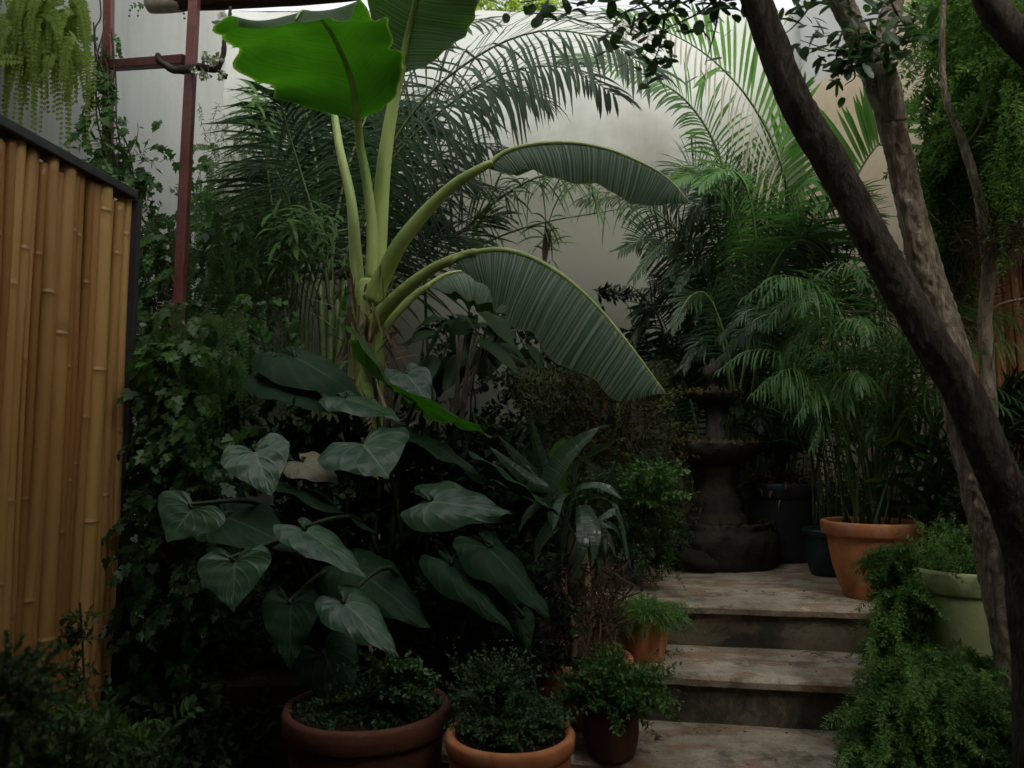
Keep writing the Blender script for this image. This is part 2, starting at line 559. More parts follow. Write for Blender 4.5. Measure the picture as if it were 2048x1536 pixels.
def wallmat(name='painted_render', k=1.0, algae_shade=True):
    m, n, b, out = nodes(name)
    tc = n.nodes.new('ShaderNodeTexCoord')
    sep = n.nodes.new('ShaderNodeSeparateXYZ')
    n.links.new(tc.outputs['Object'], sep.inputs[0])
    base = ramp(n, noise(n, 1.2, 6, .6), [(.3, (.34 * k, .35 * k, .32 * k)), (.7, (.40 * k, .41 * k, .38 * k))])
    st = ramp(n, noise(n, 5, 7, .65, sc3=(1.5, 1.5, .35)), [(.50, 0), (.78, .5)])
    base = mix(n, st, base, (.30, .31, .25))
    base = mix(n, ramp(n, noise(n, 2.2, 8, .75, sc3=(2.5, 2.5, .16)), [(.50, 0), (.66, .2)]), base, (.22, .23, .18))
    base = mix(n, ramp(n, noise(n, 1.3, 9, .8, dist=1.5), [(.495, 0), (.5, .5), (.505, 0)]), base, (.25, .25, .22))
    # algae stain and the fading light down the wall, put into the colour
    hz = math_(n, 'ADD', sep.outputs['Z'], math_(n, 'MULTIPLY', noise(n, 1.5, 5), 1.3))
    if algae_shade: base = mix(n, ramp(n, math_(n, 'MULTIPLY', hz, .2), [(.30, 1), (.80, .95), (1.06, 0)]), base, (.095, .098, .070))
    n.links.new(base, b.inputs['Base Color'])
    b.inputs['Roughness'].default_value = .85
    bump(n, b, noise(n, 55, 5, .6), .25, .006)
    return m
M['wall'] = wallmat()
M['sidewall'] = wallmat('pale_render', 1.0, False)
def ochremat():
    m, n, b, out = nodes('ochre_render')
    tc = n.nodes.new('ShaderNodeTexCoord')
    sep = n.nodes.new('ShaderNodeSeparateXYZ')
    n.links.new(tc.outputs['Object'], sep.inputs[0])
    och = ramp(n, noise(n, 2, 6, .65), [(.3, (.60, .47, .31)), (.7, (.74, .62, .46))])
    gr = ramp(n, noise(n, 7, 7, .7), [(.56, 0), (.70, .7)])
    och = mix(n, gr, och, (.36, .42, .16))
    hz = math_(n, 'ADD', sep.outputs['Z'], math_(n, 'MULTIPLY', noise(n, 2.5, 6, .7), .8))
    f = ramp(n, math_(n, 'MULTIPLY', hz, .2), [(.90, 0), (.915, 1)])
    col = mix(n, f, och, (.62, .62, .60))
    n.links.new(col, b.inputs['Base Color'])
    b.inputs['Roughness'].default_value = .88
    bump(n, b, noise(n, 30, 6, .65), .35, .01)
    return m
M['ochre'] = ochremat()

def stonemat(name, a, b_, red, mossy=.5, redlim=(.5, .6), dark=(.03, .028, .022)):
    m, n, b, out = nodes(name)
    col = ramp(n, noise(n, 9, 9, .7), [(.35, a), (.65, b_)])
    col = mix(n, ramp(n, noise(n, 4.5, 6, .68, dist=.6, sc3=(.7, 1.6, 1)), [(redlim[0], 0), (redlim[1], .65)]), col, red)
    col = mix(n, ramp(n, noise(n, 6, 8, .72), [(.52, 0), (.70, mossy)]), col, dark)
    col = mix(n, ramp(n, noise(n, 120, 3, .6), [(.35, .25), (.6, 0)]), col, (.06, .05, .04))
    n.links.new(col, b.inputs['Base Color'])
    b.inputs['Roughness'].default_value = .85
    bump(n, b, noise(n, 26, 9, .75), .8, .014)
    return m
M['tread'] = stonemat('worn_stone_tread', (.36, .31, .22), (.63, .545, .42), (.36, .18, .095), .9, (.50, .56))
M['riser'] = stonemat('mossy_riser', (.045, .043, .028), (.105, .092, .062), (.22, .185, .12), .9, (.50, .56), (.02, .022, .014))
M['fountain'] = stonemat('mossy_stone_shaded', (.014, .014, .010), (.030, .028, .018), (.06, .055, .02), .7, (.5, .62), (.012, .012, .009))  # stone colour darkened to stand in for shade of overhanging palms
M['moss'] = plain('yellow_moss', (.03, .028, .010), (.12, .10, .03), 18, .95, .9, 40, .1)

def barkmat(name, a, b_, sc=1.0):
    m, n, b, out = nodes(name)
    h = noise(n, 30 * sc, 8, .72, sc3=(1.4, 1.4, .42), dist=.7)
    col = ramp(n, h, [(.34, tuple(x * .35 for x in a)), (.50, a), (.66, b_)])
    col = mix(n, ramp(n, noise(n, 5, 5, .6), [(.5, 0), (.8, .5)]), col, (b_[0] * .9, b_[1] * 1.0, b_[2] * .8))
    n.links.new(col, b.inputs['Base Color'])
    b.inputs['Roughness'].default_value = .9
    b.inputs['Specular IOR Level'].default_value = .2
    bump(n, b, h, 1.0, .035)
    return m
M['barkdark'] = barkmat('dark_bark', (.10, .08, .062), (.20, .165, .13))
M['bark'] = barkmat('brown_bark', (.36, .285, .21), (.62, .51, .39))
M['barkpale'] = barkmat('pale_bark', (.36, .30, .23), (.58, .50, .41), .8)

# ------------------------------------------------------------ setting
R = random.Random(7)
def sheet(mb, x0, x1, y0, y1, z, nx, ny, amp=0.0, sc=1.0, seed=0):
    vs = []
    for j in range(ny + 1):
        for i in range(nx + 1):
            x, y = lerp(x0, x1, i / nx), lerp(y0, y1, j / ny)
            vs.append(V((x, y, z + amp * mnoise.noise(V((x * sc, y * sc, seed))))))
    mb.add(vs, [[j * (nx + 1) + i, j * (nx + 1) + i + 1, (j + 1) * (nx + 1) + i + 1, (j + 1) * (nx + 1) + i] for j in range(ny) for i in range(nx)])

g = MB(); sheet(g, -60, 60, -60, 60, 0, 60, 60, .0)
tag(g.build('ground', M['soil']), kind='structure')
SL = -0.17
def fy(Y1, x): return Y1 + SL * (x - 1.0)
XL, XR = -0.78, 1.62
def slab(mb, Y1, depth, z, th, x0, x1, wob, seed, n=90, back=None):
    """tread slab: worn front edge, top and bottom"""
    vs, fs = [], []
    prof = [(1, 0), (.30, 0), (0.035, 0), (0.008, -.006), (0, -.35 * th), (0.006, -th), (1, -th)]
    for i in range(n + 1):
        x = lerp(x0, x1, i / n)
        e = wob * mnoise.noise(V((x * 6, seed, 0))) + wob * .8 * mnoise.noise(V((x * 23, seed, 3)))
        chip = max(0, mnoise.noise(V((x * 9, seed, 8))) - .25) * .05
        for k, (d, dz) in enumerate(prof):
            yy = fy(Y1, x) + (d if d != 1 else (back - fy(Y1, x) if back else depth)) + (e + chip if k in (3, 4, 5) else 0)
            zz = z + dz + (-chip * .9 if k in (3,) else 0) + .002 * mnoise.noise(V((x * 5, k, seed)))
            vs.append(V((x, yy, zz)))
    m = len(prof)
    for i in range(n):
        for k in range(m - 1):
            a = i * m + k
            fs.append([a, a + 1, a + m + 1, a + m])
    fs.append(list(range(m))); fs.append([n * m + k for k in range(m)][::-1])
    mb.add(vs, fs)
def riser(mb, Y1, depth, z, x0, x1, seed, n=70, back=None):
    vs, fs = [], []
    rows = 6
    for i in range(n + 1):
        x = lerp(x0, x1, i / n)
        for k in range(rows + 1):
            zz = z * k / rows
            vs.append(V((x, fy(Y1, x) + .032 + .010 * mnoise.noise(V((x * 4, zz * 7, seed))) + .004 * mnoise.noise(V((x * 19, zz * 19, seed))), zz)))
        vs.append(V((x, back or fy(Y1, x) + depth, z)))
    m = rows + 2
    for i in range(n):
        for k in range(m - 1):
            a = i * m + k
            fs.append([a, a + m, a + m + 1, a + 1])
    mb.add(vs, fs)
LV = [(2.45, .18), (2.83, .36), (3.25, .54)]
for k, (Y1, z) in enumerate(LV):
    bk = 6.1 if k == 2 else None
    a = MB(); slab(a, Y1, LV[k + 1][0] - Y1 + .05 if k < 2 else 0, z, .038 if k else .045, XL, XR if k < 2 else 2.75, .006, k * 3.1, back=bk)
    st = a.build('landing' if k == 2 else 'step', M['tread'], smooth=False); tag(st, kind='structure')
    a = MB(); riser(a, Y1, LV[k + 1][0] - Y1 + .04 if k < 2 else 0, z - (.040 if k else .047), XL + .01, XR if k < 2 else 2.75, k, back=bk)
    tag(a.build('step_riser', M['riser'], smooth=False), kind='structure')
# planting beds
def bed(name, x0, x1, y0, y1, z, amp=.03):
    mb = MB(); sheet(mb, x0, x1, y0, y1, z, 24, 24, amp, 3, x0)
    nx = 24
    n0 = len(mb.v)
    fr = [mb.v[i] for i in range(nx + 1)]
    mb.add([V(p) for p in fr] + [V((p.x, p.y, 0)) for p in fr], [[i, nx + 1 + i, nx + 2 + i, i + 1] for i in range(nx)])
    for e in (0, nx):
        sd = [mb.v[j * (nx + 1) + e] for j in range(25)]
        mb.add([V(p) for p in sd] + [V((p.x, p.y, 0)) for p in sd], [[i, 25 + i, 26 + i, i + 1] for i in range(24)])
    o = mb.build(name, M['soil']); tag(o, kind='structure')
bed('planting_bed', -2.38, XL - .01, 2.9, 6.05, .33)
bed('planting_bed', XR + .01, 2.8, 1.5, 3.02, .42)

# walls: each with its thickness
TOP = P(1150, 22, 6.0).z
def wallprism(name, p0, p1, th, z0, z1, mat, label, seed=0, rag=.0):
    """vertical wall from p0 to p1 (seen face), thickness th to its left-hand side"""
    p0, p1 = V((*p0, 0)), V((*p1, 0))
    d = (p1 - p0); L = d.length; d.normalize()
    nrm = V((-d.y, d.x, 0))
    mb = MB()
    nx, nz = max(2, int(L * 8)), int((z1 - z0) * 8)
    vs = []
    for i in range(nx + 1):
        for j in range(nz + 1):
            zz = lerp(z0, z1, j / nz)
            if j == nz: zz += rag * mnoise.noise(V((i * .5, seed, 0)))
            q = p0 + d * (L * i / nx) - nrm * (.012 * mnoise.noise(V((L * i / nx * .8, zz * .8, seed))))
            vs.append(V((q.x, q.y, zz)))
    fs = [[i * (nz + 1) + j, (i + 1) * (nz + 1) + j, (i + 1) * (nz + 1) + j + 1, i * (nz + 1) + j + 1] for i in range(nx) for j in range(nz)]
    mb.add(vs, fs)
    b = [V((q.x, q.y, zz)) for q in (p0 + nrm * th, p1 + nrm * th) for zz in (z0, z1)]
    f0 = [vs[0], vs[nz], vs[nx * (nz + 1)], vs[-1]]
    mb.add(b + f0, [[0, 1, 3, 2], [0, 4, 5, 1], [2, 3, 7, 6], [1, 5, 7, 3]])
    o = mb.build(name, mat, smooth=False)
    tag(o, label, 'wall')
    return o
wallprism('garden_wall', (-2.42, 6.0), (2.66, 6.0), .25, 0, TOP, M['wall'], 'tall pale rendered wall across the back of the garden behind the palms', 1, .02)
wallprism('garden_wall', (-2.40, -2.5), (-2.40, 5.99), .25, 0, TOP - .01, M['sidewall'], 'pale grey side wall on the left behind the bamboo screen', 2)
wallprism('garden_wall', (2.40, 6.06), (2.78, 3.0), .25, 0, TOP + .25, M['ochre'], 'ochre side wall with green stains and a grey upper band on the right', 3)
wallprism('garden_wall', (2.79, 2.99), (3.1, -2.5), .25, 0, TOP + .25, M['ochre'], 'right side wall nearest the viewer beside the leaning tree', 4)
# narrow wall pier with a rounded edge at the left (hanging fern falls over it)
a = MB(); box(a, -2.39, -2.27, 1.0, 4.25, 0, TOP - .02)
o = a.build('wall_pier', M['sidewall'], smooth=False); tag(o, 'pale wall pier standing proud of the left wall behind the hanging ferns', 'wall')
bv = o.modifiers.new('b', 'BEVEL'); bv.width = .04; bv.segments = 4
# unseen building added behind the viewer, its height set to shade the wall
hs_ = empty('light_blocker', (0, -2.4, 0), 'unseen tall pale building with a roof board, added behind the viewer to shade the garden', 'light_blocker')
a = MB(); box(a, -2.39, 3.05, -2.7, -2.4, 0, 11.2); a.build('wall', M['wall'], hs_, False)
a = MB(); box(a, -2.37, .35, -2.39, 1.25, 2.75, 2.83); a.build('shade_board', M['log'], hs_, False)  # unseen roof board added to darken the front left corner
a = MB(); box(a, -1.0, 1.4, -2.397, -2.36, .0, 2.3); a.build('door', M['log'], hs_, False)

# ------------------------------------------------------------ bamboo screen, left
fx0, fy0 = P(0, 500, 2.24).x, 2.24
A = V((P(248, 500, 2.92).x, 2.92, 0)); B0 = V((P(0, 300, 2.29).x, 2.29, 0))
dirF = (B0 - A).normalized()
Bn = A + dirF * 1.75
TF = P(248, 392, 2.92).z
nF = V((dirF.y, -dirF.x, 0))
if nF.x < 0: nF = -nF
scr = empty('bamboo_screen', (A.x, A.y, 0), 'golden bamboo cane screen in a dark metal frame at the left edge', 'screen')
def culm(mb, base, top, r, rng, tone, ring=.22, n=14):
    """one cane with nodes: swollen rings"""
    L = (top - base).length
    d = (top - base).normalized()
    s = d.orthogonal().normalized(); t = d.cross(s)
    zs, rs, nd = [], [], []
    z = 0
    nxt = rng.uniform(.05, ring)
    bowa, bowp = rng.uniform(-.011, .011), rng.uniform(0, 6)
    while z < L:
        zs.append(z); rs.append(r * (1 + .03 * sin(z * 5 + bowp))); nd.append(0)
        if z + .05 > nxt:
            while len(zs) > 1 and zs[-1] > nxt - .018: zs.pop(); rs.pop(); nd.pop()
            for dz, k, q in ((-.016, 1.0, 0), (-.006, 1.05, .05), (-.002, 1.11, .4), (.002, 1.11, .5), (.005, .97, .35), (.016, 1.0, .0)):
                zs.append(nxt + dz); rs.append(r * k); nd.append(q)
            z = nxt + .02
            nxt += ring * rng.uniform(.75, 1.3)
        else:
            z += .05
    zs.append(L); rs.append(r); nd.append(0)
    vs, us, fs = [], [], []
    for z_, r_, q_ in zip(zs, rs, nd):
        if z_ > L: z_ = L
        if z_ < 0: z_ = 0
        c = base + d * z_ + s * (bowa * sin(z_ * 2.4 + bowp)) + t * (bowa * cos(z_ * 1.9 + bowp))
        for k in range(n):
            a_ = 2 * pi * k / n
            vs.append(c + s * cos(a_) * r_ + t * sin(a_) * r_); us.append(q_)
    m = len(zs)
    for i in range(m - 1):
        for k in range(n):
            fs.append([i * n + k, i * n + (k + 1) % n, (i + 1) * n + (k + 1) % n, (i + 1) * n + k])
    fs.append([(m - 1) * n + k for k in range(n)])
    mb.add(vs, fs, 0, us, [0] * len(vs), tone)
# positions along the screen read from the photograph (right edge of each cane)
edges = [247, 234, 226, 212, 202, 178, 163, 150, 138, 126, 100, 88, 66, 52, 43, 24, 2]
def s_at(px):   # distance along the screen from A for a pixel column
    u = (px - 1024) / F / (cos(PITCH))
    # A + dirF*s : x = u*y
    return (A.x - u * A.y) / (u * dirF.y - dirF.x)
ss = [s_at(e) for e in edges]
for q in range(12): ss.append(ss[-1] + R.uniform(.028, .055))
for i in range(len(ss) - 1):
    r = max(.009, (ss[i + 1] - ss[i]) / 2 * 1.0)
    s_ = (ss[i] + ss[i + 1]) / 2
    c = A + dirF * s_ + nF * R.uniform(-.004, .004)
    ln = dirF * R.uniform(-.012, .012)
    mb = MB(); culm(mb, V((c.x, c.y, .03)) + ln, V((c.x, c.y, TF - R.choice((.012, .012, .02, .045)))), r, R, R.uniform(-.3, 1.1), R.uniform(.55, 1.1))
    mb.build('bamboo_cane', M['bamboo'], scr)
def bar(mb, a_, b_, w_, h_, up=V((0, 0, 1)), mat=0):
    d = (b_ - a_).normalized(); s = d.cross(up).normalized() * (w_ / 2); u = s.cross(d).normalized() * (h_ / 2)
    vs = [p + i * s + j * u for p in (a_, b_) for i, j in ((-1, -1), (1, -1), (1, 1), (-1, 1))]
    mb.add(vs, [[0, 1, 2, 3], [7, 6, 5, 4], [0, 4, 5, 1], [1, 5, 6, 2], [2, 6, 7, 3], [3, 7, 4, 0]], mat)
def bevel(o, w_=.003, s=2):
    b = o.modifiers.new('b', 'BEVEL'); b.width = w_; b.segments = s; return o
E = A - dirF * .012
mb = MB(); bar(mb, V((E.x, E.y, TF + .006)), V((Bn.x, Bn.y, TF + .006)), .085, .034); bevel(mb.build('top_rail', M['darkframe'], scr, False))
mb = MB(); bar(mb, V((E.x, E.y, .0)) - dirF * .012, V((E.x, E.y, TF - .012)) - dirF * .012, .030, .085, V((1, 0, 0))); bevel(mb.build('end_post', M['darkframe'], scr, False))
mb = MB(); q = -nF * .055; bar(mb, V((E.x, E.y, TF * .5)) + q + dirF * .03, V((Bn.x, Bn.y, TF * .5)) + q, .004, TF - .05); mb.build('backing_board', M['void'], scr, False)

# ------------------------------------------------------------ red metal trellis
tre = empty('metal_trellis', P(352, 720, 3.1), 'rust red metal trellis frame rising from the ivy beside the bamboo screen', 'trellis')
def sqbar(name, pts, w_, par):
    mb = MB()
    for a_, b_ in zip(pts, pts[1:]): bar(mb, a_, b_, w_, w_, V((0, -1, .2)) if abs((b_ - a_).normalized().z) > .7 else V((0, 0, 1)))
    return bevel(mb.build(name, M['rust'], par, False), .004)
b0, b1 = P(345, 860, 3.07), P(392, -60, 3.32)
sqbar('post', [V((b0.x, b0.y, .33)), b0, b1], .042, tre)
c0, c1 = P(214, 600, 3.62), P(218, -60, 3.66)
sqbar('post', [V((c0.x, c0.y, .33)), c0, c1], .042, tre)
d0, d1 = P(226, 131, 3.63), P(372, 121, 3.33)
sqbar('crossbar', [d0, d1], .045, tre)
# log beam over the trellis
lg = empty('log_beam', P(450, -5, 3.3), 'dark log with a peeled pale end lying across the trellis top', 'log')
mb = MB(); tube(mb, [P(345, 0, 3.42), P(480, -6, 3.40), P(640, -16, 3.36), P(860, -40, 3.3), P(1150, -70, 3.2)], .052, 20, 0, bump=.05, seed=3)
mb.build('log', M['log'], lg)
mb = MB()
tube(mb, [P(295, 1, 3.42), P(297, 1, 3.42), P(303, 1, 3.42), P(330, 1, 3.42), P(362, -1, 3.42)], [(0, .015), (.06, .038), (.15, .054), (.5, .057), (1, .054)], 24, 0, bump=.06, seed=5, samples=16)
mb.build('peeled_end', M['logend'], lg)

# ------------------------------------------------------------ weathered bamboo screen, right
fr = empty('bamboo_fence', P(1990, 800, 4.0), 'weathered reddish bamboo fence panel behind the thin trunk at the right edge', 'fence')
x = 1915
zt = P(1990, 470, 4.0).z
while x < 2140:
    wpx = R.uniform(10, 20)
    Yd = 3.85 - (x - 1915) / 225 * .35
    c = P(x + wpx / 2, 700, Yd)
    mb = MB(); culm(mb, V((c.x, c.y + R.uniform(-.01, .01), .54)), V((c.x, c.y, zt + R.uniform(-.05, .1))), wpx / 2 / F * Yd, R, R.uniform(0, 1), R.uniform(.3, .5), 12)
    mb.build('bamboo_cane', M['bamboored'], fr)
    x += wpx

# ------------------------------------------------------------ banana plant
ban = empty('banana_plant', P(722, 1275, 3.6), 'large banana plant with a pale fleshy stem and broad arching leaves', 'banana plant')
mb = MB()
tube(mb, [V((P(715, 1275, 3.6).x, 3.6, .30)), P(718, 1000, 3.6), P(728, 820, 3.6), P(735, 700, 3.6), P(738, 610, 3.6), P(742, 560, 3.6)],
     [(0, .105), (.45, .088), (.75, .078), (.92, .066), (1, .05)], 24, 0, bump=.06, seed=1, samples=40)
mb.build('trunk', M['petiole'], ban)
# papery sheaths round the stem
mb = MB()
for i in range(330):
    a = R.uniform(0, 2 * pi); py = R.uniform(590, 950)
    c = P(735 - (py - 650) * .03, py, 3.6)
    rr = R.uniform(.075, .115)
    p = c + V((cos(a) * rr, sin(a) * rr, 0))
    d = V((cos(a) * R.uniform(0, .9), sin(a) * R.uniform(0, .9), R.choice((-1, -1, .6)))) + rvec(R) * .35
    leaflet(mb, p, d, R.uniform(.06, .26), R.uniform(.002, .009), V((cos(a), sin(a), 0)), 0, R.uniform(0, 1), R.uniform(0, .8), 4, R.uniform(-.6, .6))
mb.build('dry_sheath', M['straw'], ban)
def banana_leaf(pet, pr, rib, hwt, N0, fold, mat, label=None, ws=(1, 1), wave=.012, wf=4, curl=.25, cols=7, seed=0, tear=.10):
    rows = 60
    c = spline(rib, rows)
    Lr = sum((c[i + 1] - c[i]).length for i in range(rows))
    lf = MB()
    blade(lf, c, lambda t: interp(hwt, t) * (1 + .05 * mnoise.noise(V((t * 12, seed, 0)))), N0, fold, cols, 0, .5, wave, wf, curl, seed, ws, tear)
    o = lf.build('leaf', M[mat], ban)
    if label: o['label'] = label
    st = MB()
    if pet: tube(st, pet, pr, 16, 0, samples=30)
    tgs = tangents(c)
    nn = V(N0)
    cc = []
    for i, q in enumerate(c[:-1]):
        n_ = (nn - tgs[i] * nn.dot(tgs[i])).normalized()
        cc.append(q - n_ * .004)
    end = pr[-1][1] if pr else .02
    tube(st, cc, [(0, end), (.6, end * .45), (1, .003)], 8, 0, samples=0)
    s = st.build('leaf_stalk', M['petiole'], ban)
    s.parent = o; s.matrix_parent_inverse = Matrix.Identity(4)
    return o
# A: round glowing leaf, underside to the viewer, tip folded forward
banana_leaf([P(742, 560, 3.58), P(744, 460, 3.58), P(733, 360, 3.58), P(720, 290, 3.56), P(714, 228, 3.5)], [(0, .030), (.5, .024), (1, .018)],
            [P(714, 238, 3.5), P(710, 190, 3.44), P(698, 142, 3.35), P(680, 98, 3.24), P(660, 60, 3.11), P(640, 34, 2.98), P(620, 22, 2.87), P(604, 24, 2.79), P(590, 44, 2.74)],
            [(0, .02), (.05, .20), (.14, .34), (.28, .42), (.45, .42), (.7, .37), (.88, .32), (1, .22)],
            V((.22, .80, .60)), (.0, .32), 'bananaglow', 'bright green backlit leaf with its tip folded forward', (.62, 1.1), .024, 4, -.10, 9, 2, .18)
# B: upright leaf leaving the frame at the top
banana_leaf([P(752, 600, 3.62), P(757, 480, 3.62), P(768, 330, 3.62), P(786, 210, 3.6), P(805, 130, 3.56)], [(0, .05), (.3, .042), (.7, .030), (1, .021)],
            [P(800, 148, 3.58), P(815, 75, 3.52), P(832, 0, 3.45), P(846, -80, 3.36), P(860, -170, 3.2), P(880, -230, 2.95)],
            [(0, .01), (.08, .13), (.22, .24), (.4, .31), (.7, .33), (1, .08)],
            V((.15, .93, .3)), (.12, .25), 'banana', 'upright leaf cut by the top of the frame', (1.0, .8), .012, 5, -.05, 7, 5)
# C: upper arching leaf
banana_leaf([P(745, 600, 3.55), P(762, 560, 3.52), P(800, 488, 3.45), P(850, 425, 3.38), P(910, 368, 3.3), P(965, 335, 3.22), P(985, 325, 3.2)], [(0, .052), (.25, .040), (.6, .026), (1, .014)],
            [P(975, 330, 3.22), P(1010, 303, 3.2), P(1070, 287, 3.17), P(1150, 285, 3.13), P(1225, 300, 3.1), P(1300, 332, 3.06), P(1345, 363, 3.04), P(1382, 404, 3.02)],
            [(0, .02), (.08, .09), (.25, .15), (.5, .19), (.75, .19), (.9, .13), (1, .01)],
            V((.05, -.1, 1)), (.55, 1.15), 'banana', 'upper arching leaf reaching over the pale wall', (.85, .92), .018, 3, .28, 7, 9, .22)
# D: lower big ribbed leaf
banana_leaf([P(738, 660, 3.55), P(770, 618, 3.5), P(820, 570, 3.4), P(870, 535, 3.3), P(915, 515, 3.2), P(950, 503, 3.1)], [(0, .045), (.4, .028), (1, .015)],
            [P(905, 520, 3.2), P(950, 503, 3.12), P(1005, 498, 3.06), P(1060, 512, 3.02), P(1120, 545, 2.97), P(1185, 600, 2.92), P(1250, 675, 2.87), P(1305, 748, 2.83), P(1334, 788, 2.81)],
            [(0, .01), (.06, .07), (.15, .16), (.30, .26), (.5, .31), (.7, .28), (.88, .17), (.96, .07), (1, .004)],
            V((.25, -.25, 1)), (.35, 1.12), 'banana', 'lower broad ribbed leaf drooping towards the fountain', (.95, .92), .012, 5, .30, 9, 14, .08)
# E: leaf standing behind the glowing one, mostly hidden
banana_leaf([P(722, 640, 3.68), P(712, 520, 3.72), P(702, 400, 3.76), P(680, 300, 3.8), P(666, 210, 3.84)], [(0, .040), (.5, .026), (1, .018)],
            [P(666, 215, 3.84), P(662, 180, 3.88), P(658, 140, 3.92), P(656, 110, 3.96)],
            [(0, .01), (.1, .08), (.4, .13), (.8, .12), (1, .03)],
            V((-.2, .9, .35)), (.2, .2), 'banana', None, (1, 1), .02, 4, 0, 6, 21)
# F: short shaded leaf hanging under D
banana_leaf([P(745, 690, 3.6), P(780, 640, 3.6), P(830, 590, 3.6), P(860, 570, 3.6)], [(0, .03), (1, .012)],
            [P(850, 572, 3.6), P(900, 545, 3.62), P(960, 545, 3.66), P(1020, 580, 3.68), P(1070, 640, 3.7)],
            [(0, .01), (.15, .12), (.45, .2), (.8, .15), (1, .01)],
            V((.1, .1, 1)), (1.1, 1.1), 'banana', None, (1, .9), .015, 4, .3, 6, 33)

# ------------------------------------------------------------ elephant ear plant, front left
taro = empty('elephant_ear_plant', V((P(760, 1300, 2.95).x, 2.95, .30)), 'elephant ear plant with many large dark heart shaped leaves, front left', 'plant')
HO = []
for t_ in range(0, 41):
    # heart outline: y along the axis (0 at the stalk joint, 1 tip, negative lobes), x half width 1
    T = t_ / 40
    HO.append((T, 0))
HP = [(-.02, 0.0), (-.16, .16), (-.28, .36), (-.30, .56), (-.24, .76), (-.11, .93), (.03, 1.0), (.18, .95), (.34, .81), (.50, .63), (.65, .45), (.79, .27), (.91, .11), (1.0, 0.0)]
def heart(mb, a_, tip, wr, N0, cup=.12, drp=.10, wav=.015, seed=0, rng=R, fold=0.12):
    ax = tip - a_; L = ax.length; d = ax.normalized()
    n_ = V(N0) - d * V(N0).dot(d); n_.normalize(); s = d.cross(n_)
    op = spline([V((b, a2, 0)) for a2, b in HP], 36)     # (half width, along)
    K = 8
    for sg in (-1, 1):
        vs, us, ws = [], [], []
        n1 = len(op)
        for i, q in enumerate(op):
            yb, xb = q.y, max(0, q.x)
            # root of this vein on the midrib
            y0 = max(0.0, min(1.0, i / (n1 - 1) * 1.02 - .02)) if yb > 0 else 0.0
            y0 = 0.0 if i < n1 * .42 else (i / (n1 - 1) - .42) / .58
            for k in range(K + 1):
                r_ = k / K
                yy = lerp(y0, yb, r_); xx = xb * r_
                X, Yy = xx * wr * L * .5, yy * L
                hz = -drp * L * max(0, yy) ** 2 - cup * L * (r_ ** 2) * .6 * (xx) + fold * X \
                    + wav * L * r_ * r_ * (sin(i * .75 + seed) + 1.5 * mnoise.noise(V((i * .3, sg, seed)))) - .02 * L * (sin(y0 * 22 + .0) if i > n1 * .42 else sin(i * 1.3)) * r_ * (1 - r_) * 2
                vs.append(a_ + d * Yy + s * (sg * X) + n_ * hz)
                us.append(r_); ws.append(y0 + .28 * r_ * 0 if i >= n1 * .42 else -.5 + i / n1)
        fs = []
        for i in range(n1 - 1):
            for k in range(K):
                q4 = [i * (K + 1) + k, i * (K + 1) + k + 1, (i + 1) * (K + 1) + k + 1, (i + 1) * (K + 1) + k]
                fs.append(q4 if sg > 0 else q4[::-1])
        mb.add(vs, fs, 0, us, ws, rng.uniform(.2, .8))
    return n_
UP = V((0, -.55, .83))
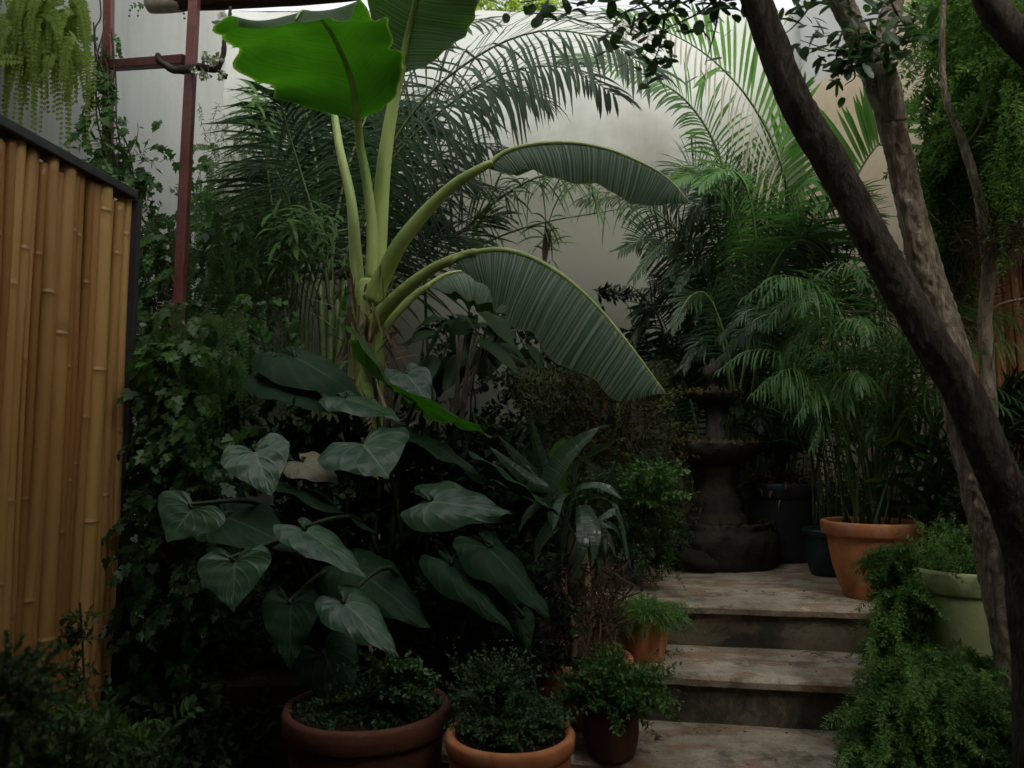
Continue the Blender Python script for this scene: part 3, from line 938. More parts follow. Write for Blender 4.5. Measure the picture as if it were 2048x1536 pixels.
TL = [  # stalk joint, tip (px,py,Y), width ratio, normal, material, label
 ((510, 903, 2.62), (543, 987, 2.52), 1.2, (.05, -.62, .6), 'taro'),
 ((386, 1018, 2.42), (331, 1081, 2.36), 2.25, (-.1, -.75, .55), 'taro'),
 ((470, 1122, 2.35), (464, 1222, 2.28), 1.45, (.0, -.85, .4), 'taro'),
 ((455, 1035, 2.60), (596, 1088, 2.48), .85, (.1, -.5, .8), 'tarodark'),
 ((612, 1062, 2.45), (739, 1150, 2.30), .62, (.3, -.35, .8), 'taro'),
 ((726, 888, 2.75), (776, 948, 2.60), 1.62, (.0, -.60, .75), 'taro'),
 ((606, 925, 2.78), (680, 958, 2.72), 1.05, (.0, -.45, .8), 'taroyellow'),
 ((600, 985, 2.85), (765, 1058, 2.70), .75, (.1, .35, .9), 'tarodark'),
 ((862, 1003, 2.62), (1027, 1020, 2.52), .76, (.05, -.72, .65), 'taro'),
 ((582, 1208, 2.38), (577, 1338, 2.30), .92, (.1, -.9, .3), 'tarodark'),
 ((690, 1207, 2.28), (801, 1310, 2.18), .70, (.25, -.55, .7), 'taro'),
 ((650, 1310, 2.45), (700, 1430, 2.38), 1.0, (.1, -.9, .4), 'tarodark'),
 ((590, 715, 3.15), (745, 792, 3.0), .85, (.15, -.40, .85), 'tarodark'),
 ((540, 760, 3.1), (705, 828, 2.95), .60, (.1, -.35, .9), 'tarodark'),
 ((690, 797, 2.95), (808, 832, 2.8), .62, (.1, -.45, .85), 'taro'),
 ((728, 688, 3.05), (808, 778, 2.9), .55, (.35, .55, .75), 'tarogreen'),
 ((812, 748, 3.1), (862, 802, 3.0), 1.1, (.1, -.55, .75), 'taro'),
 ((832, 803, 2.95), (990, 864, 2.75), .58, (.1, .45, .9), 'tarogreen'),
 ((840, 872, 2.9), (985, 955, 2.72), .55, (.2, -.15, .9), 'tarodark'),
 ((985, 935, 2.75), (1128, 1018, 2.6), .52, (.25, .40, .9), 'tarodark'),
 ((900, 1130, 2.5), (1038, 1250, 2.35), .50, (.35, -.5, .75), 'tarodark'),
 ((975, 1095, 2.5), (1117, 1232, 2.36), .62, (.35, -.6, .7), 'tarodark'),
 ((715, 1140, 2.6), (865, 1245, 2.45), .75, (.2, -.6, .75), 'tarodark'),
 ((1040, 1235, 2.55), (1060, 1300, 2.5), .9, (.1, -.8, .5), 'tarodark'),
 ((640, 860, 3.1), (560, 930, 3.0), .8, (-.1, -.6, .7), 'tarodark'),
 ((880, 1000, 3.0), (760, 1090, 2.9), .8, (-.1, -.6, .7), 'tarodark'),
]
M['taroyellow'] = leafmat('taro_yellowing_leaf', (.16, .17, .09), (.28, .24, .16), .2, None, .5, 'line', .4, (.3, .3, .2), 13, .55, .4, .3)
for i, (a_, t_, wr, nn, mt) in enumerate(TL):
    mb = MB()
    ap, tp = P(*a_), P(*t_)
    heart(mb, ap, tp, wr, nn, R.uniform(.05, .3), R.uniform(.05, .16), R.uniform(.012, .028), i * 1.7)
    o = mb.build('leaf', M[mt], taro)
    if mt == 'taroyellow': o['label'] = 'small yellowing leaf'
    st = MB()
    base = V((P(760, 1300, 2.95).x + R.uniform(-.22, .25), 2.95 + R.uniform(-.12, .2), .32))
    mid = base.lerp(ap, .6) + V((0, .05, .14 + .12 * (ap - base).length))
    tube(st, [base, base.lerp(mid, .5) + V((0, .02, .05)), mid, ap + V((0, .02, .015)), ap], [(0, .012), (.6, .008), (1, .004)], 7, 0, samples=18)
    s = st.build('leaf_stalk', M['tarostalk'], o)
    s.parent = o; s.matrix_parent_inverse = Matrix.Identity(4)

# ------------------------------------------------------------ palms
def palm_frond_obj(par, pts, L, nl, hw, seed, mats=('palm', 'stem', 'palmdead'), N=V((0, -.3, 1)), lab=None, **k):
    mb = MB(); r = random.Random(seed)
    frond(mb, [P(*q) for q in pts], L, nl, hw, r, V(N), 0, 1, **k)
    o = mb.build('frond', [M[m] for m in mats], par)
    if lab: o['label'] = lab
    return o
k1 = empty('palm', V((P(650, 1200, 4.7).x, 4.7, .33)), 'dark feathery palm behind the banana plant with long arching fronds', 'palm')
KF = [
 ([(690, 560, 4.7), (740, 380, 4.6), (830, 220, 4.4), (950, 115, 4.2), (1080, 62, 4.0), (1210, 80, 3.85), (1290, 135, 3.75)], 1.21, 50, 0.0099, dict(N=(-.2, -.75, .65), droop=1.3, ang=(75, 35), tone=.5)),
 ([(680, 560, 4.8), (720, 420, 4.8), (790, 300, 4.75), (880, 210, 4.7), (990, 170, 4.6), (1090, 200, 4.5)], 1.05, 44, 0.0122, dict(droop=1.2, ang=(70, 30), N=(-.1, -.7, .7))),
 ([(690, 580, 4.9), (760, 480, 4.9), (830, 400, 4.85), (900, 360, 4.8), (980, 380, 4.7)], 0.78, 36, 0.0090, dict(droop=.7, N=(-.3, -.6, .7))),
 ([(690, 590, 4.8), (770, 540, 4.8), (840, 490, 4.8), (910, 470, 4.8), (990, 500, 4.75)], 0.65, 33, 0.0081, dict(droop=.5, N=(-.2, -.7, .7))),
 ([(650, 560, 4.9), (640, 400, 4.9), (620, 260, 4.9), (590, 170, 4.8), (540, 130, 4.7)], 0.80, 36, 0.0090, dict(droop=.9, N=(.1, -.8, .6))),
 ([(660, 560, 4.7), (680, 400, 4.7), (730, 240, 4.7), (800, 120, 4.7), (880, 60, 4.6), (980, 40, 4.5)], 0.84, 39, 0.0098, dict(droop=.9, N=(0, -.8, .6))),
 ([(640, 600, 4.7), (600, 480, 4.7), (570, 380, 4.6), (540, 330, 4.5), (500, 330, 4.4)], 0.71, 33, 0.0081, dict(droop=.9, N=(.1, -.8, .6))),
 ([(660, 620, 4.6), (640, 480, 4.5), (600, 340, 4.4), (570, 240, 4.3), (560, 180, 4.2)], 0.78, 36, 0.0081, dict(droop=1.2, N=(.3, -.8, .5))),
 ([(680, 600, 4.9), (720, 460, 5), (760, 330, 5.1), (790, 250, 5.1), (850, 220, 5.1)], 0.78, 36, 0.0090, dict(droop=.9, N=(0, -.9, .4))),
 ([(690, 620, 4.9), (790, 560, 5), (870, 510, 5.1), (950, 440, 5.1), (1010, 430, 5.1)], 0.65, 33, 0.0081, dict(droop=.5, N=(0, -.9, .4))),
 ([(660, 620, 4.9), (700, 540, 4.9), (760, 440, 4.9), (850, 330, 4.9), (940, 290, 4.8), (1030, 310, 4.7)], 0.80, 39, 0.0090, dict(droop=.9, N=(0, -.8, .6))),
 ([(640, 640, 4.8), (600, 560, 4.8), (560, 500, 4.7), (520, 480, 4.6), (480, 500, 4.5)], 0.65, 33, 0.0081, dict(droop=.9, N=(0, -.8, .6))),
]
_r = random.Random(88)
KF.append(([(690, 560, 4.75), (760, 360, 4.65), (860, 240, 4.5), (1000, 150, 4.3), (1130, 135, 4.1), (1230, 190, 3.95)], .95, 44, .0105, dict(N=(-.2, -.75, .65), droop=1.2, ang=(75, 35), tone=.3)))
for _ in range(9):
    _x, _h, _a = _r.uniform(560, 720), _r.uniform(190, 420), _r.uniform(-150, 190)
    KF.append(([(_x, _h + 330, 5.2), (_x + _a * .25, _h + 130, 5.2), (_x + _a * .5, _h + 20, 5.2), (_x + _a * .8, _h, 5.15), (_x + _a * 1.15, _h + 60, 5.1)], .6, 44, .012, dict(droop=.9, N=(0, -.8, .6), tone=.2)))
for i, (p_, L, nl, hw, kw) in enumerate(KF):
    palm_frond_obj(k1, p_, L, nl, hw, 100 + i, **kw)
for i, (x, tp) in enumerate(((640, 560), (662, 520), (690, 560), (676, 600), (655, 640))):
    mb = MB(); tube(mb, [V((P(655 + i * 6, 900, 4.75).x, 4.75 + i * .03, .33)), P(650 + i * 6, 900, 4.75 + i * .03), P(x, tp, 4.75 + i * .03)], [(0, .03), (1, .018)], 10, 0, samples=12)
    mb.build('stem', M['stem'], k1)

k2 = empty('palm', V((P(1500, 1000, 5.0).x, 5.0, .54)), 'tall bushy palm behind the fountain with upright green and dried fronds', 'palm')
NF = (-.1, -.85, .5)
MF = [
 ([(1540, 620, 5.0), (1575, 450, 4.9), (1562, 330, 4.75), (1505, 210, 4.55), (1425, 120, 4.35), (1330, 62, 4.15), (1230, 40, 4.0)], 0.55, 46, 0.0175, dict(N=(.1, -1, .25), droop=.22, ang=(66, 48), deadside=(-1, 2), lift=.05, rows=5, tone=.85), 'arched frond, green above and dried brown below'),
 ([(1480, 620, 5.0), (1465, 420, 4.9), (1430, 290, 4.8), (1370, 200, 4.7), (1290, 150, 4.6), (1190, 120, 4.5), (1120, 118, 4.45)], 0.48, 64, 0.0086, dict(N=(.2, -.8, .6), droop=.6, ang=(60, 45)), None),
 ([(1530, 620, 5.0), (1535, 470, 4.9), (1550, 360, 4.8), (1580, 250, 4.7), (1610, 170, 4.6)], 0.42, 41, 0.0065, dict(N=(0, -.9, .4), droop=.2, ang=(45, 20)), None),
 ([(1600, 620, 4.8), (1660, 480, 4.7), (1715, 350, 4.6), (1765, 280, 4.5), (1840, 215, 4.4)], .50, 26, .015, dict(N=(.1, -1, .2), droop=.1, ang=(62, 45), sides=(1, .12), start=.35, tone=.7), None),
 ([(1560, 700, 4.8), (1600, 540, 4.6), (1625, 440, 4.4), (1680, 400, 4.2), (1740, 430, 4.1)], 0.53, 46, 0.0108, dict(N=(0, -.6, .8), droop=.8), None),
 ([(1540, 640, 4.8), (1560, 480, 4.6), (1600, 380, 4.4), (1650, 350, 4.3), (1720, 370, 4.2)], 0.47, 46, 0.0094, dict(N=(0, -.6, .8), droop=1.0), None),
 ([(1500, 640, 4.8), (1480, 480, 4.6), (1440, 380, 4.4), (1390, 350, 4.3), (1330, 370, 4.2)], 0.44, 52, 0.0072, dict(N=(0, -.7, .7), droop=.6), None),
 ([(1500, 640, 4.8), (1510, 480, 4.6), (1490, 370, 4.4), (1450, 340, 4.2), (1400, 370, 4.1)], 0.44, 52, 0.0072, dict(N=(0, -.7, .7), droop=.6), None),
 ([(1470, 660, 4.9), (1400, 560, 4.8), (1340, 500, 4.7), (1290, 480, 4.6), (1240, 500, 4.5)], 0.42, 46, 0.0058, dict(N=(0, -.9, .3), droop=.5), None),
 ([(1480, 660, 5.0), (1400, 520, 5.0), (1330, 440, 5.0), (1260, 400, 5.0), (1160, 400, 5.0)], 0.44, 50, 0.0072, dict(N=(0, -.7, .6), droop=1.2), None),
 ([(1480, 760, 5.0), (1430, 680, 5.0), (1390, 630, 4.9), (1340, 610, 4.8), (1270, 620, 4.8)], 0.34, 36, 0.0065, dict(N=(0, -.9, .3), droop=.3), None),
 ([(1500, 760, 5.0), (1450, 700, 5.0), (1400, 700, 4.9), (1360, 740, 4.8)], 0.34, 34, 0.0065, dict(N=(0, -.9, .3), droop=.3), None),
 ([(1500, 800, 4.9), (1470, 720, 4.9), (1440, 690, 4.8), (1400, 670, 4.7)], 0.34, 34, 0.0065, dict(N=(0, -.9, .3), droop=.3), None),
]
for i, (p_, L, nl, hw, kw, lb) in enumerate(MF):
    palm_frond_obj(k2, p_, L, nl, hw, 300 + i, ('palmlight' if i in (0, 1, 2, 3, 4, 5, 6, 7) else 'palm', 'stem', 'palmdead'), lab=lb, **kw)
r_ = random.Random(55)
for i in range(20):
    x0 = r_.uniform(1460, 1600)
    ax = r_.choice((-1, 1)) * r_.uniform(90, 210)
    hy = r_.uniform(330, 640)
    Y0 = r_.uniform(4.6, 5.2)
    palm_frond_obj(k2, [(x0, hy + 330, Y0), (x0 + ax * .25, hy + 120, Y0), (x0 + ax * .55, hy + 10, Y0 - .1), (x0 + ax * .85, hy + 5, Y0 - .2), (x0 + ax * 1.15, hy + 70, Y0 - .3)],
                   r_.uniform(.26, .36), 56, .0055, 400 + i, N=(0, -.8, .5), droop=r_.uniform(.3, .8))
for i in range(26):
    x0 = r_.uniform(1340, 1640)
    ax = r_.uniform(-130, 130)
    hy = r_.uniform(560, 800)
    Y0 = r_.uniform(4.75, 5.5)
    palm_frond_obj(k2, [(x0, hy + 260, Y0), (x0 + ax * .3, hy + 90, Y0), (x0 + ax * .6, hy + 8, Y0 - .05), (x0 + ax * .9, hy + 5, Y0 - .1), (x0 + ax * 1.2, hy + 60, Y0 - .15)],
                   r_.uniform(.24, .36), 44, .007, 500 + i, N=(0, -.8, .5), droop=r_.uniform(.4, 1.0), tone=.2)
for i in range(3):
    x0, hy, Y0 = r_.uniform(1560, 1640), r_.uniform(600, 680), r_.uniform(4.1, 4.3)
    palm_frond_obj(k2, [(1560, hy + 300, 4.9), (x0, hy + 100, 4.6), (x0 - 50, hy + 5, 4.4), (x0 - 110, hy, Y0), (x0 - 165, hy + 50, Y0)], .28, 36, .006, 700 + i, N=(0, -.8, .5), droop=r_.uniform(.6, 1.2), tone=.2)
for i in range(9):
    x = 1470 + i * 18; Y0 = 4.9 + .05 * (i % 3)
    mb = MB(); tube(mb, [V((P(1520, 900, Y0).x + (i - 4) * .03, Y0, .54)), P(1510 + (i - 4) * 12, 900, Y0), P(x, 640, Y0)], [(0, .022), (1, .012)], 8, 0, samples=12)
    mb.build('stem', M['stem'], k2)

# papyrus-like drooping dry plant in front of the pale wall
pp = empty('papyrus', V((P(960, 900, 5.2).x, 5.2, .33)), 'thin drooping papyrus with straggly dry leaves against the pale wall', 'plant')
r_ = random.Random(9)
mb = MB()
tube(mb, [V((P(900, 1000, 5.2).x, 5.2, .33)), P(850, 560, 5.1), P(930, 460, 5.0), P(1010, 390, 4.9), P(1095, 350, 4.85), P(1180, 370, 4.85)], [(0, .012), (1, .005)], 6, 0)
tube(mb, [P(940, 500, 5.0), P(1020, 465, 4.95), P(1110, 440, 4.9), P(1200, 425, 4.9), P(1330, 400, 4.9)], [(0, .008), (1, .003)], 5, 0)
tube(mb, [V((P(1090, 900, 5.3).x, 5.3, .33)), P(1085, 700, 5.2), P(1088, 520, 5.1), P(1092, 440, 5.0)], [(0, .012), (1, .007)], 6, 0)
mb.build('stem', M['stem'], pp)
mb = MB()
for i in range(170):
    T = r_.random()
    c = spline([P(930, 460, 5.0), P(1010, 390, 4.9), P(1095, 350, 4.85), P(1180, 370, 4.85), P(1280, 410, 4.85)], 20)[int(T * 19.9)]
    leaflet(mb, c, V((r_.uniform(-.8, 1), r_.uniform(-.8, .3), r_.uniform(-.5, .5))), r_.uniform(.18, .45), r_.uniform(.003, .008), V((0, -1, .3)), 0, r_.random(), r_.uniform(.8, 2.4), 5, .2)
for i in range(26):
    c = P(r_.uniform(1085, 1105), r_.uniform(430, 560), 5.0)
    leaflet(mb, c, V((r_.uniform(-1, 1), r_.uniform(-.8, .3), r_.uniform(-.4, .8))), r_.uniform(.12, .28), r_.uniform(.004, .009), V((0, -1, .3)), 0, r_.random(), r_.uniform(.8, 2.2), 5, .2)
mb.build('leaves', M['vine'], pp)
mb = MB()
for i in range(14):
    c = P(r_.uniform(1087, 1102), r_.uniform(455, 480), 5.0)
    leaflet(mb, c, V((r_.uniform(-.15, .15), -.1, -1)), r_.uniform(.08, .20), r_.uniform(.004, .009), V((0, -1, .1)), 0, r_.uniform(0, .3), .1, 4, .5)
mb.build('dry_leaves', M['root'], pp)

# ------------------------------------------------------------ pots
def pot(par, cx, cy, z0, h, rt, rb, rimh, mat, rim=.018, soilz=.03, lip=None, drop=0):
    mb = MB()
    prof = [(0, .002), (rb * .96, .0), (rb, .006)]
    for k in range(1, 9):
        t = k / 8
        prof.append((lerp(rb, rt - rim, t) + .010 * sin(pi * t), lerp(.006, h - rimh, t)))
    lathe(mb, prof, (cx, cy, z0), 56, 0, .5, .0025, cx * 7)
    body = mb.build('pot', M[mat], par)
    mb = MB()
    ro = rt
    prof = [(rt - rim - .002, h - rimh - .004), (ro - .006, h - rimh), (ro - .001, h - rimh + .008), (ro, h - rimh * .5), (ro + .001, h - .012), (ro - .004, h - .003), (ro - .012, h), (ro - .022, h - .003), (ro - .028, h - .014), (ro - .034, h - rimh), (ro - .05, h - .14)]
    lathe(mb, prof, (cx, cy, z0), 56, 0, .5, .0025, cx * 7)
    mb.build('rim', M[mat], body)
    mb = MB()
    n = 28
    vs = [V((cx, cy, z0 + h - soilz + .01))]
    for q in range(1, 6):
        for k in range(n):
            a = 2 * pi * k / n; rr = (ro - .035) * q / 5
            vs.append(V((cx + cos(a) * rr, cy + sin(a) * rr, z0 + h - soilz + .012 * mnoise.noise(V((cos(a) * q, sin(a) * q, cx * 5))))))
    fs = [[0, 1 + k, 1 + (k + 1) % n] for k in range(n)]
    for q in range(4):
        for k in range(n):
            fs.append([1 + q * n + k, 1 + (q + 1) * n + k, 1 + (q + 1) * n + (k + 1) % n, 1 + q * n + (k + 1) % n])
    mb.add(vs, fs)
    mb.build('soil', M['soil'], body)
    return body
def bush(mb, c, rad, n, L, ll, lw, rng, up=.6, droop=.7, nl=12, mat=0, stem=1, tone=.5, shape='leaf', box_=None, whorl=2, spread=.9, jit=.25, sr=.0015):
    for i in range(n):
        d = rvec(rng); d.z = abs(d.z) * up + .15
        p = V(c) + V((d.x * rad[0] * rng.random() * .5, d.y * rad[1] * rng.random() * .5, rng.uniform(0, rad[2]) * .35))
        sprig(mb, p, V((d.x * rad[0], d.y * rad[1], d.z * rad[2])), L * rng.uniform(.55, 1.1), nl, ll, lw, rng, droop, mat, stem, tone, .25, shape, sr, spread, whorl, jit)

# potted areca on the landing
ap_ = PZ(1746, 1166, .54)
cy = 3.46; cx = P(1746, 1045, 3.44).x
rt = .5 * 190 / F * 3.38
t1 = empty('potted_palm', (cx, cy, .54), 'slender palm in a large terracotta pot on the landing beside the steps', 'potted palm', 'potted plants')
H1 = P(1746, 1042, 3.42).z - .54
pot(t1, cx, cy, .54, H1, rt, rt * .60, .062, 'terra', .022, .03)
r_ = random.Random(21)
canes = MB()
tips = []
for i in range(34):
    a = r_.uniform(0, 2 * pi); rr = r_.uniform(.0, rt * .62)
    b = V((cx + cos(a) * rr, cy + sin(a) * rr, .54 + H1 - .04))
    tx, ty, tY = r_.uniform(1640, 1850), r_.uniform(690, 860), cy + r_.uniform(-.25, .3)
    tip = P(tx, ty, tY)
    tube(canes, [b, b.lerp(tip, .45) + V((cos(a) * .02, sin(a) * .02, .05)), tip], [(0, r_.uniform(.003, .008)), (1, .003)], 6, 0, r_.random(), samples=10)
    tips.append((b, tip))
canes.build('canes', M['stem'], t1)
for i in range(56):
    b, tip = tips[i % len(tips)]
    d = (tip - b); d.z = 0
    d = (d.normalized() if d.length > .02 else V((1, 0, 0))) * r_.uniform(.6, 1) + V((r_.uniform(-.5, .5), r_.uniform(-.5, .35), 0))
    if tip.x > P(1800, 800, cy).x: d.x = -abs(d.x) * .4 + r_.uniform(-.3, .3)
    Lf = r_.uniform(.34, .58)
    if i % 3 == 0: tip = b.lerp(tip, r_.uniform(.45, .85))
    pts = [tip, tip + d * Lf * .3 + V((0, 0, Lf * .42)), tip + d * Lf * .65 + V((0, 0, Lf * .50)), tip + d * Lf * 1.0 + V((0, 0, Lf * .26))]
    mb = MB(); frond(mb, pts, .27, 20, .0040, r_, V((0, -.4, 1)), 0, 1, .10, (50, 24), r_.uniform(.9, 2.4), .25, .25, .003, .15, samples=16)
    mb.build('frond', [M['palmlight'], M['stem']], t1)

# dark grey tub and teal pot behind
gp = PZ(1558, 1112, .54); gy = 4.62; gx = P(1558, 970, gy).x
t2 = empty('potted_plant', (gx, gy, .54), 'wide dark grey plastic tub full of dry leaf litter beside the stone fountain', 'potted plant', 'potted plants')
H2 = P(1558, 966, gy - .1).z - .54
pot(t2, gx, gy, .54, H2, .5 * 142 / F * gy, .18, .09, 'greyplastic', .016, .04)
mb = MB()
for i in range(260):
    a = r_.uniform(0, 2 * pi); rr = .19 * math.sqrt(r_.random())
    leaflet(mb, V((gx + cos(a) * rr, gy + sin(a) * rr, .54 + H2 - .03 + r_.uniform(0, .08))), V((r_.uniform(-1, 1), r_.uniform(-1, 1), r_.uniform(-.1, .9))), r_.uniform(.05, .2), r_.uniform(.003, .010), V((0, 0, 1)), 0, r_.random(), r_.uniform(.3, 1.6), 4, .3)
mb.build('dry_leaves', M['straw'], t2)
for i in range(14):
    b = V((gx + r_.uniform(-.12, .12), gy + r_.uniform(-.1, .1), .54 + H2 - .05))
    d = V((r_.uniform(-.8, .8), r_.uniform(-.8, .5), 0)); Lf = r_.uniform(.4, .62)
    mb = MB(); frond(mb, [b, b + d * .1 + V((0, 0, Lf * .6)), b + d * .4 * Lf * 2 + V((0, 0, Lf * .9)), b + d * Lf + V((0, 0, Lf * .75))], .2, 24, .009, r_, V((0, -.4, 1)), 0, 1, .25, (60, 30), 1.0, .4, .2, .004)
    mb.build('frond', [M['palm'], M['stem']], t2)
ty_, tx_ = 4.05, P(1652, 1060, 4.05).x
t3 = empty('potted_plant', (tx_, ty_, .54), 'small teal plastic pot of thin reeds half hidden behind the terracotta palm pot', 'potted plant', 'potted plants')
H3 = P(1650, 1058, 4.0).z - .54
pot(t3, tx_, ty_, .54, H3, .5 * 94 / F * ty_, .085, .04, 'tealplastic', .012, .03)
mb = MB()
for i in range(30):
    b = V((tx_ + r_.uniform(-.08, .08), ty_ + r_.uniform(-.08, .08), .54 + H3 - .05))
    tube(mb, [b, b + V((r_.uniform(-.03, .05), 0, .35)), b + V((r_.uniform(-.12, .14), r_.uniform(-.1, .1), r_.uniform(.6, .85)))], [(0, .0035), (1, .0015)], 4, 1, samples=6)
for i in range(60):
    b = V((tx_ + r_.uniform(-.2, .2), ty_ + r_.uniform(-.15, .15), .54 + H3 + r_.uniform(.4, .85)))
    leaflet(mb, b, V((r_.uniform(-1, 1), r_.uniform(-1, .6), r_.uniform(.1, 1))), r_.uniform(.12, .26), .008, V((0, -.4, 1)), 0, r_.random(), 1.3, 4, .3)
mb.build('reeds', [M['palm'], M['stem']], t3)

# ------------------------------------------------------------ fountain
fxp = P(1432, 1000, 4.45).x; fyy = 4.45
fo = empty('fountain', (fxp, fyy, .54), 'dark mossy stone fountain with three tiers standing on the landing', 'fountain')
def zp(py): return P(1432, py, fyy).z - .54
def rp(w_): return w_ / 2 / F * fyy
def fpart(name, prof, n=40, wob=.008, seed=0, mat='fountain'):
    mb = MB(); lathe(mb, [(rp(a), zp(b)) for a, b in prof], (fxp, fyy, .54), n, 0, .5, wob, seed); return mb.build(name, M[mat], fo)
fpart('lower_basin', [(0, 1136), (205, 1134), (225, 1122), (232, 1100), (236, 1075), (228, 1062), (214, 1056), (208, 1050), (214, 1042), (196, 1040), (180, 1052), (60, 1060), (0, 1062)], 110, .030, 1)
fpart('pedestal', [(120, 1062), (116, 1030), (96, 1020), (104, 1000), (84, 985), (78, 960), (92, 945), (100, 932), (70, 925)], 72, .014, 2)
fpart('middle_basin', [(60, 930), (110, 925), (150, 912), (168, 898), (174, 888), (168, 882), (150, 884), (110, 895), (40, 900)], 90, .022, 3)
fpart('column', [(56, 900), (50, 880), (38, 868), (34, 840), (38, 820), (50, 812), (40, 806)], 28, .004, 4)
fpart('upper_basin', [(34, 812), (70, 806), (98, 796), (108, 788), (104, 783), (80, 786), (30, 792)], 80, .016, 5)
fpart('finial', [(30, 792), (24, 776), (18, 768), (30, 760), (40, 750), (42, 742), (30, 732), (14, 728), (8, 720), (0, 716)], 24, .006, 6)
mb = MB(); r_ = random.Random(4)
for (w_, py, th) in ((210, 1043, .02), (168, 884, .02), (104, 784, .015)):
    for i in range(520):
        a = r_.uniform(0, 2 * pi); rr = rp(w_) * r_.uniform(.80, 1.04)
        tinyleaf(mb, V((fxp + cos(a) * rr, fyy + sin(a) * rr, .54 + zp(py) + r_.uniform(-.012, .004))), rvec(r_, .6), rvec(r_), r_.uniform(.012, .04), r_.uniform(.008, .02), 0, r_.random())
tag(mb.build('moss', M['moss'], fo))
mb = MB()
tube(mb, [P(1520, 1082, 4.3), P(1532, 1066, 4.28), P(1534, 1050, 4.3), P(1524, 1048, 4.32), P(1516, 1060, 4.34)], .010, 8, 0)
mb.build('scroll_handle', M['fountain'], fo)
# loose stones at its foot
for i, (x, y, s_, lab) in enumerate(((1395, 1098, .10, 'rough dark stone against the foot of the fountain'), (1480, 1100, .085, 'rounded mossy stone against the right foot of the fountain'))):
    q = P(x, y, 4.18 + .02 * i)
    mb = MB()
    vs, fs = [], []
    for a in range(11):
        for b in range(18):
            th, ph = pi * a / 10, 2 * pi * b / 18
            dv = V((sin(th) * cos(ph), sin(th) * sin(ph), cos(th)))
            k = 1 + .35 * mnoise.noise(dv * 1.3 + V((i * 4, 0, 0))) + .08 * mnoise.noise(dv * 5)
            vs.append(V((q.x + dv.x * s_ * 1.35 * k, q.y + dv.y * s_ * k, .54 + s_ * .55 + dv.z * s_ * .72 * k)))
    for a in range(10):
        for b in range(18):
            fs.append([a * 18 + b, a * 18 + (b + 1) % 18, (a + 1) * 18 + (b + 1) % 18, (a + 1) * 18 + b])
    mb.add(vs, fs); tag(mb.build('stone', M['fountain']), lab, 'stone')

# ------------------------------------------------------------ pots on and beside the steps
r_ = random.Random(31)
def zrim(px, py, Y): return P(px, py, Y).z
# pale green pot with asparagus fern
gx, gy = P(1926, 1160, 2.62).x, 2.62
rt = .5 * 196 / F * 2.55; zb = .42; zr = zrim(1926, 1141, 2.55)
t4 = empty('potted_fern', (gx, gy, zb), 'pale green glazed pot with trailing asparagus fern beside the leaning tree', 'potted plant', 'potted plants')
pot(t4, gx, gy, zb, zr - zb, rt, rt * .70, .078, 'greenpot', .012, .03)
mb = MB()
def cascade(mb, p0, p1, n, L, nl, ll, lw, rng, w_=.12, droop=1.2, tone=.5, d0=None, shape='leaf', whorl=3, sr=.0015, spread=.9):
    for i in range(n):
        p = V(p0).lerp(V(p1), rng.random()) + rvec(rng) * w_ * rng.random()
        d = d0 if d0 is not None else V((rng.uniform(-1, 1), rng.uniform(-1, .2), rng.uniform(-.2, .8)))
        sprig(mb, p, V(d) + rvec(rng) * .5, L * rng.uniform(.6, 1.2), nl, ll, lw, rng, droop, 0, 1, tone, .3, shape, sr, spread, whorl)
top = V((gx, gy, zr))
for i in range(90):
    a = r_.uniform(0, 2 * pi); rr = rt * .8 * r_.random()
    sprig(mb, top + V((cos(a) * rr, sin(a) * rr, -.02)), V((cos(a) * .5 - .1, sin(a) * .5, 1)), r_.uniform(.08, .16), 18, .027, .0045, r_, .8, 0, 1, .45, .3, whorl=3)
# the fern spills over the left side, in front of the terracotta pot
LD = V((-.5, -.2, -.9))
cascade(mb, top + V((-rt * .9, .04, .03)), P(1815, 1125, 2.66), 130, .15, 22, .028, .0045, r_, .05, 1.3, .45, V((-1.1, -.1, .25)))
cascade(mb, P(1815, 1150, 2.66), P(1790, 1290, 2.62), 250, .15, 22, .028, .0045, r_, .06, 1.0, .45, V((-.35, -.5, -.1)))
cascade(mb, P(1800, 1180, 2.68), P(1790, 1320, 2.64), 110, .15, 22, .028, .0045, r_, .06, 1.2, .35, V((-.3, -.5, -.1)))
cascade(mb, P(1875, 1125, 2.72), P(1960, 1120, 2.75), 50, .14, 20, .027, .0045, r_, .04, .5, .45, V((0, 0, 1)))
for i in range(26):   # stray shoots with pale tips
    sprig(mb, P(r_.uniform(1760, 1850), r_.uniform(1130, 1300), 2.57), V((r_.uniform(-1, .1), -.6, r_.uniform(-.6, .5))), r_.uniform(.14, .26), 30, .024, .004, r_, 1.6, 0, 1, 1.0, .2, whorl=3)
mb.build('foliage', [M['asparagus'], M['stem']], t4)
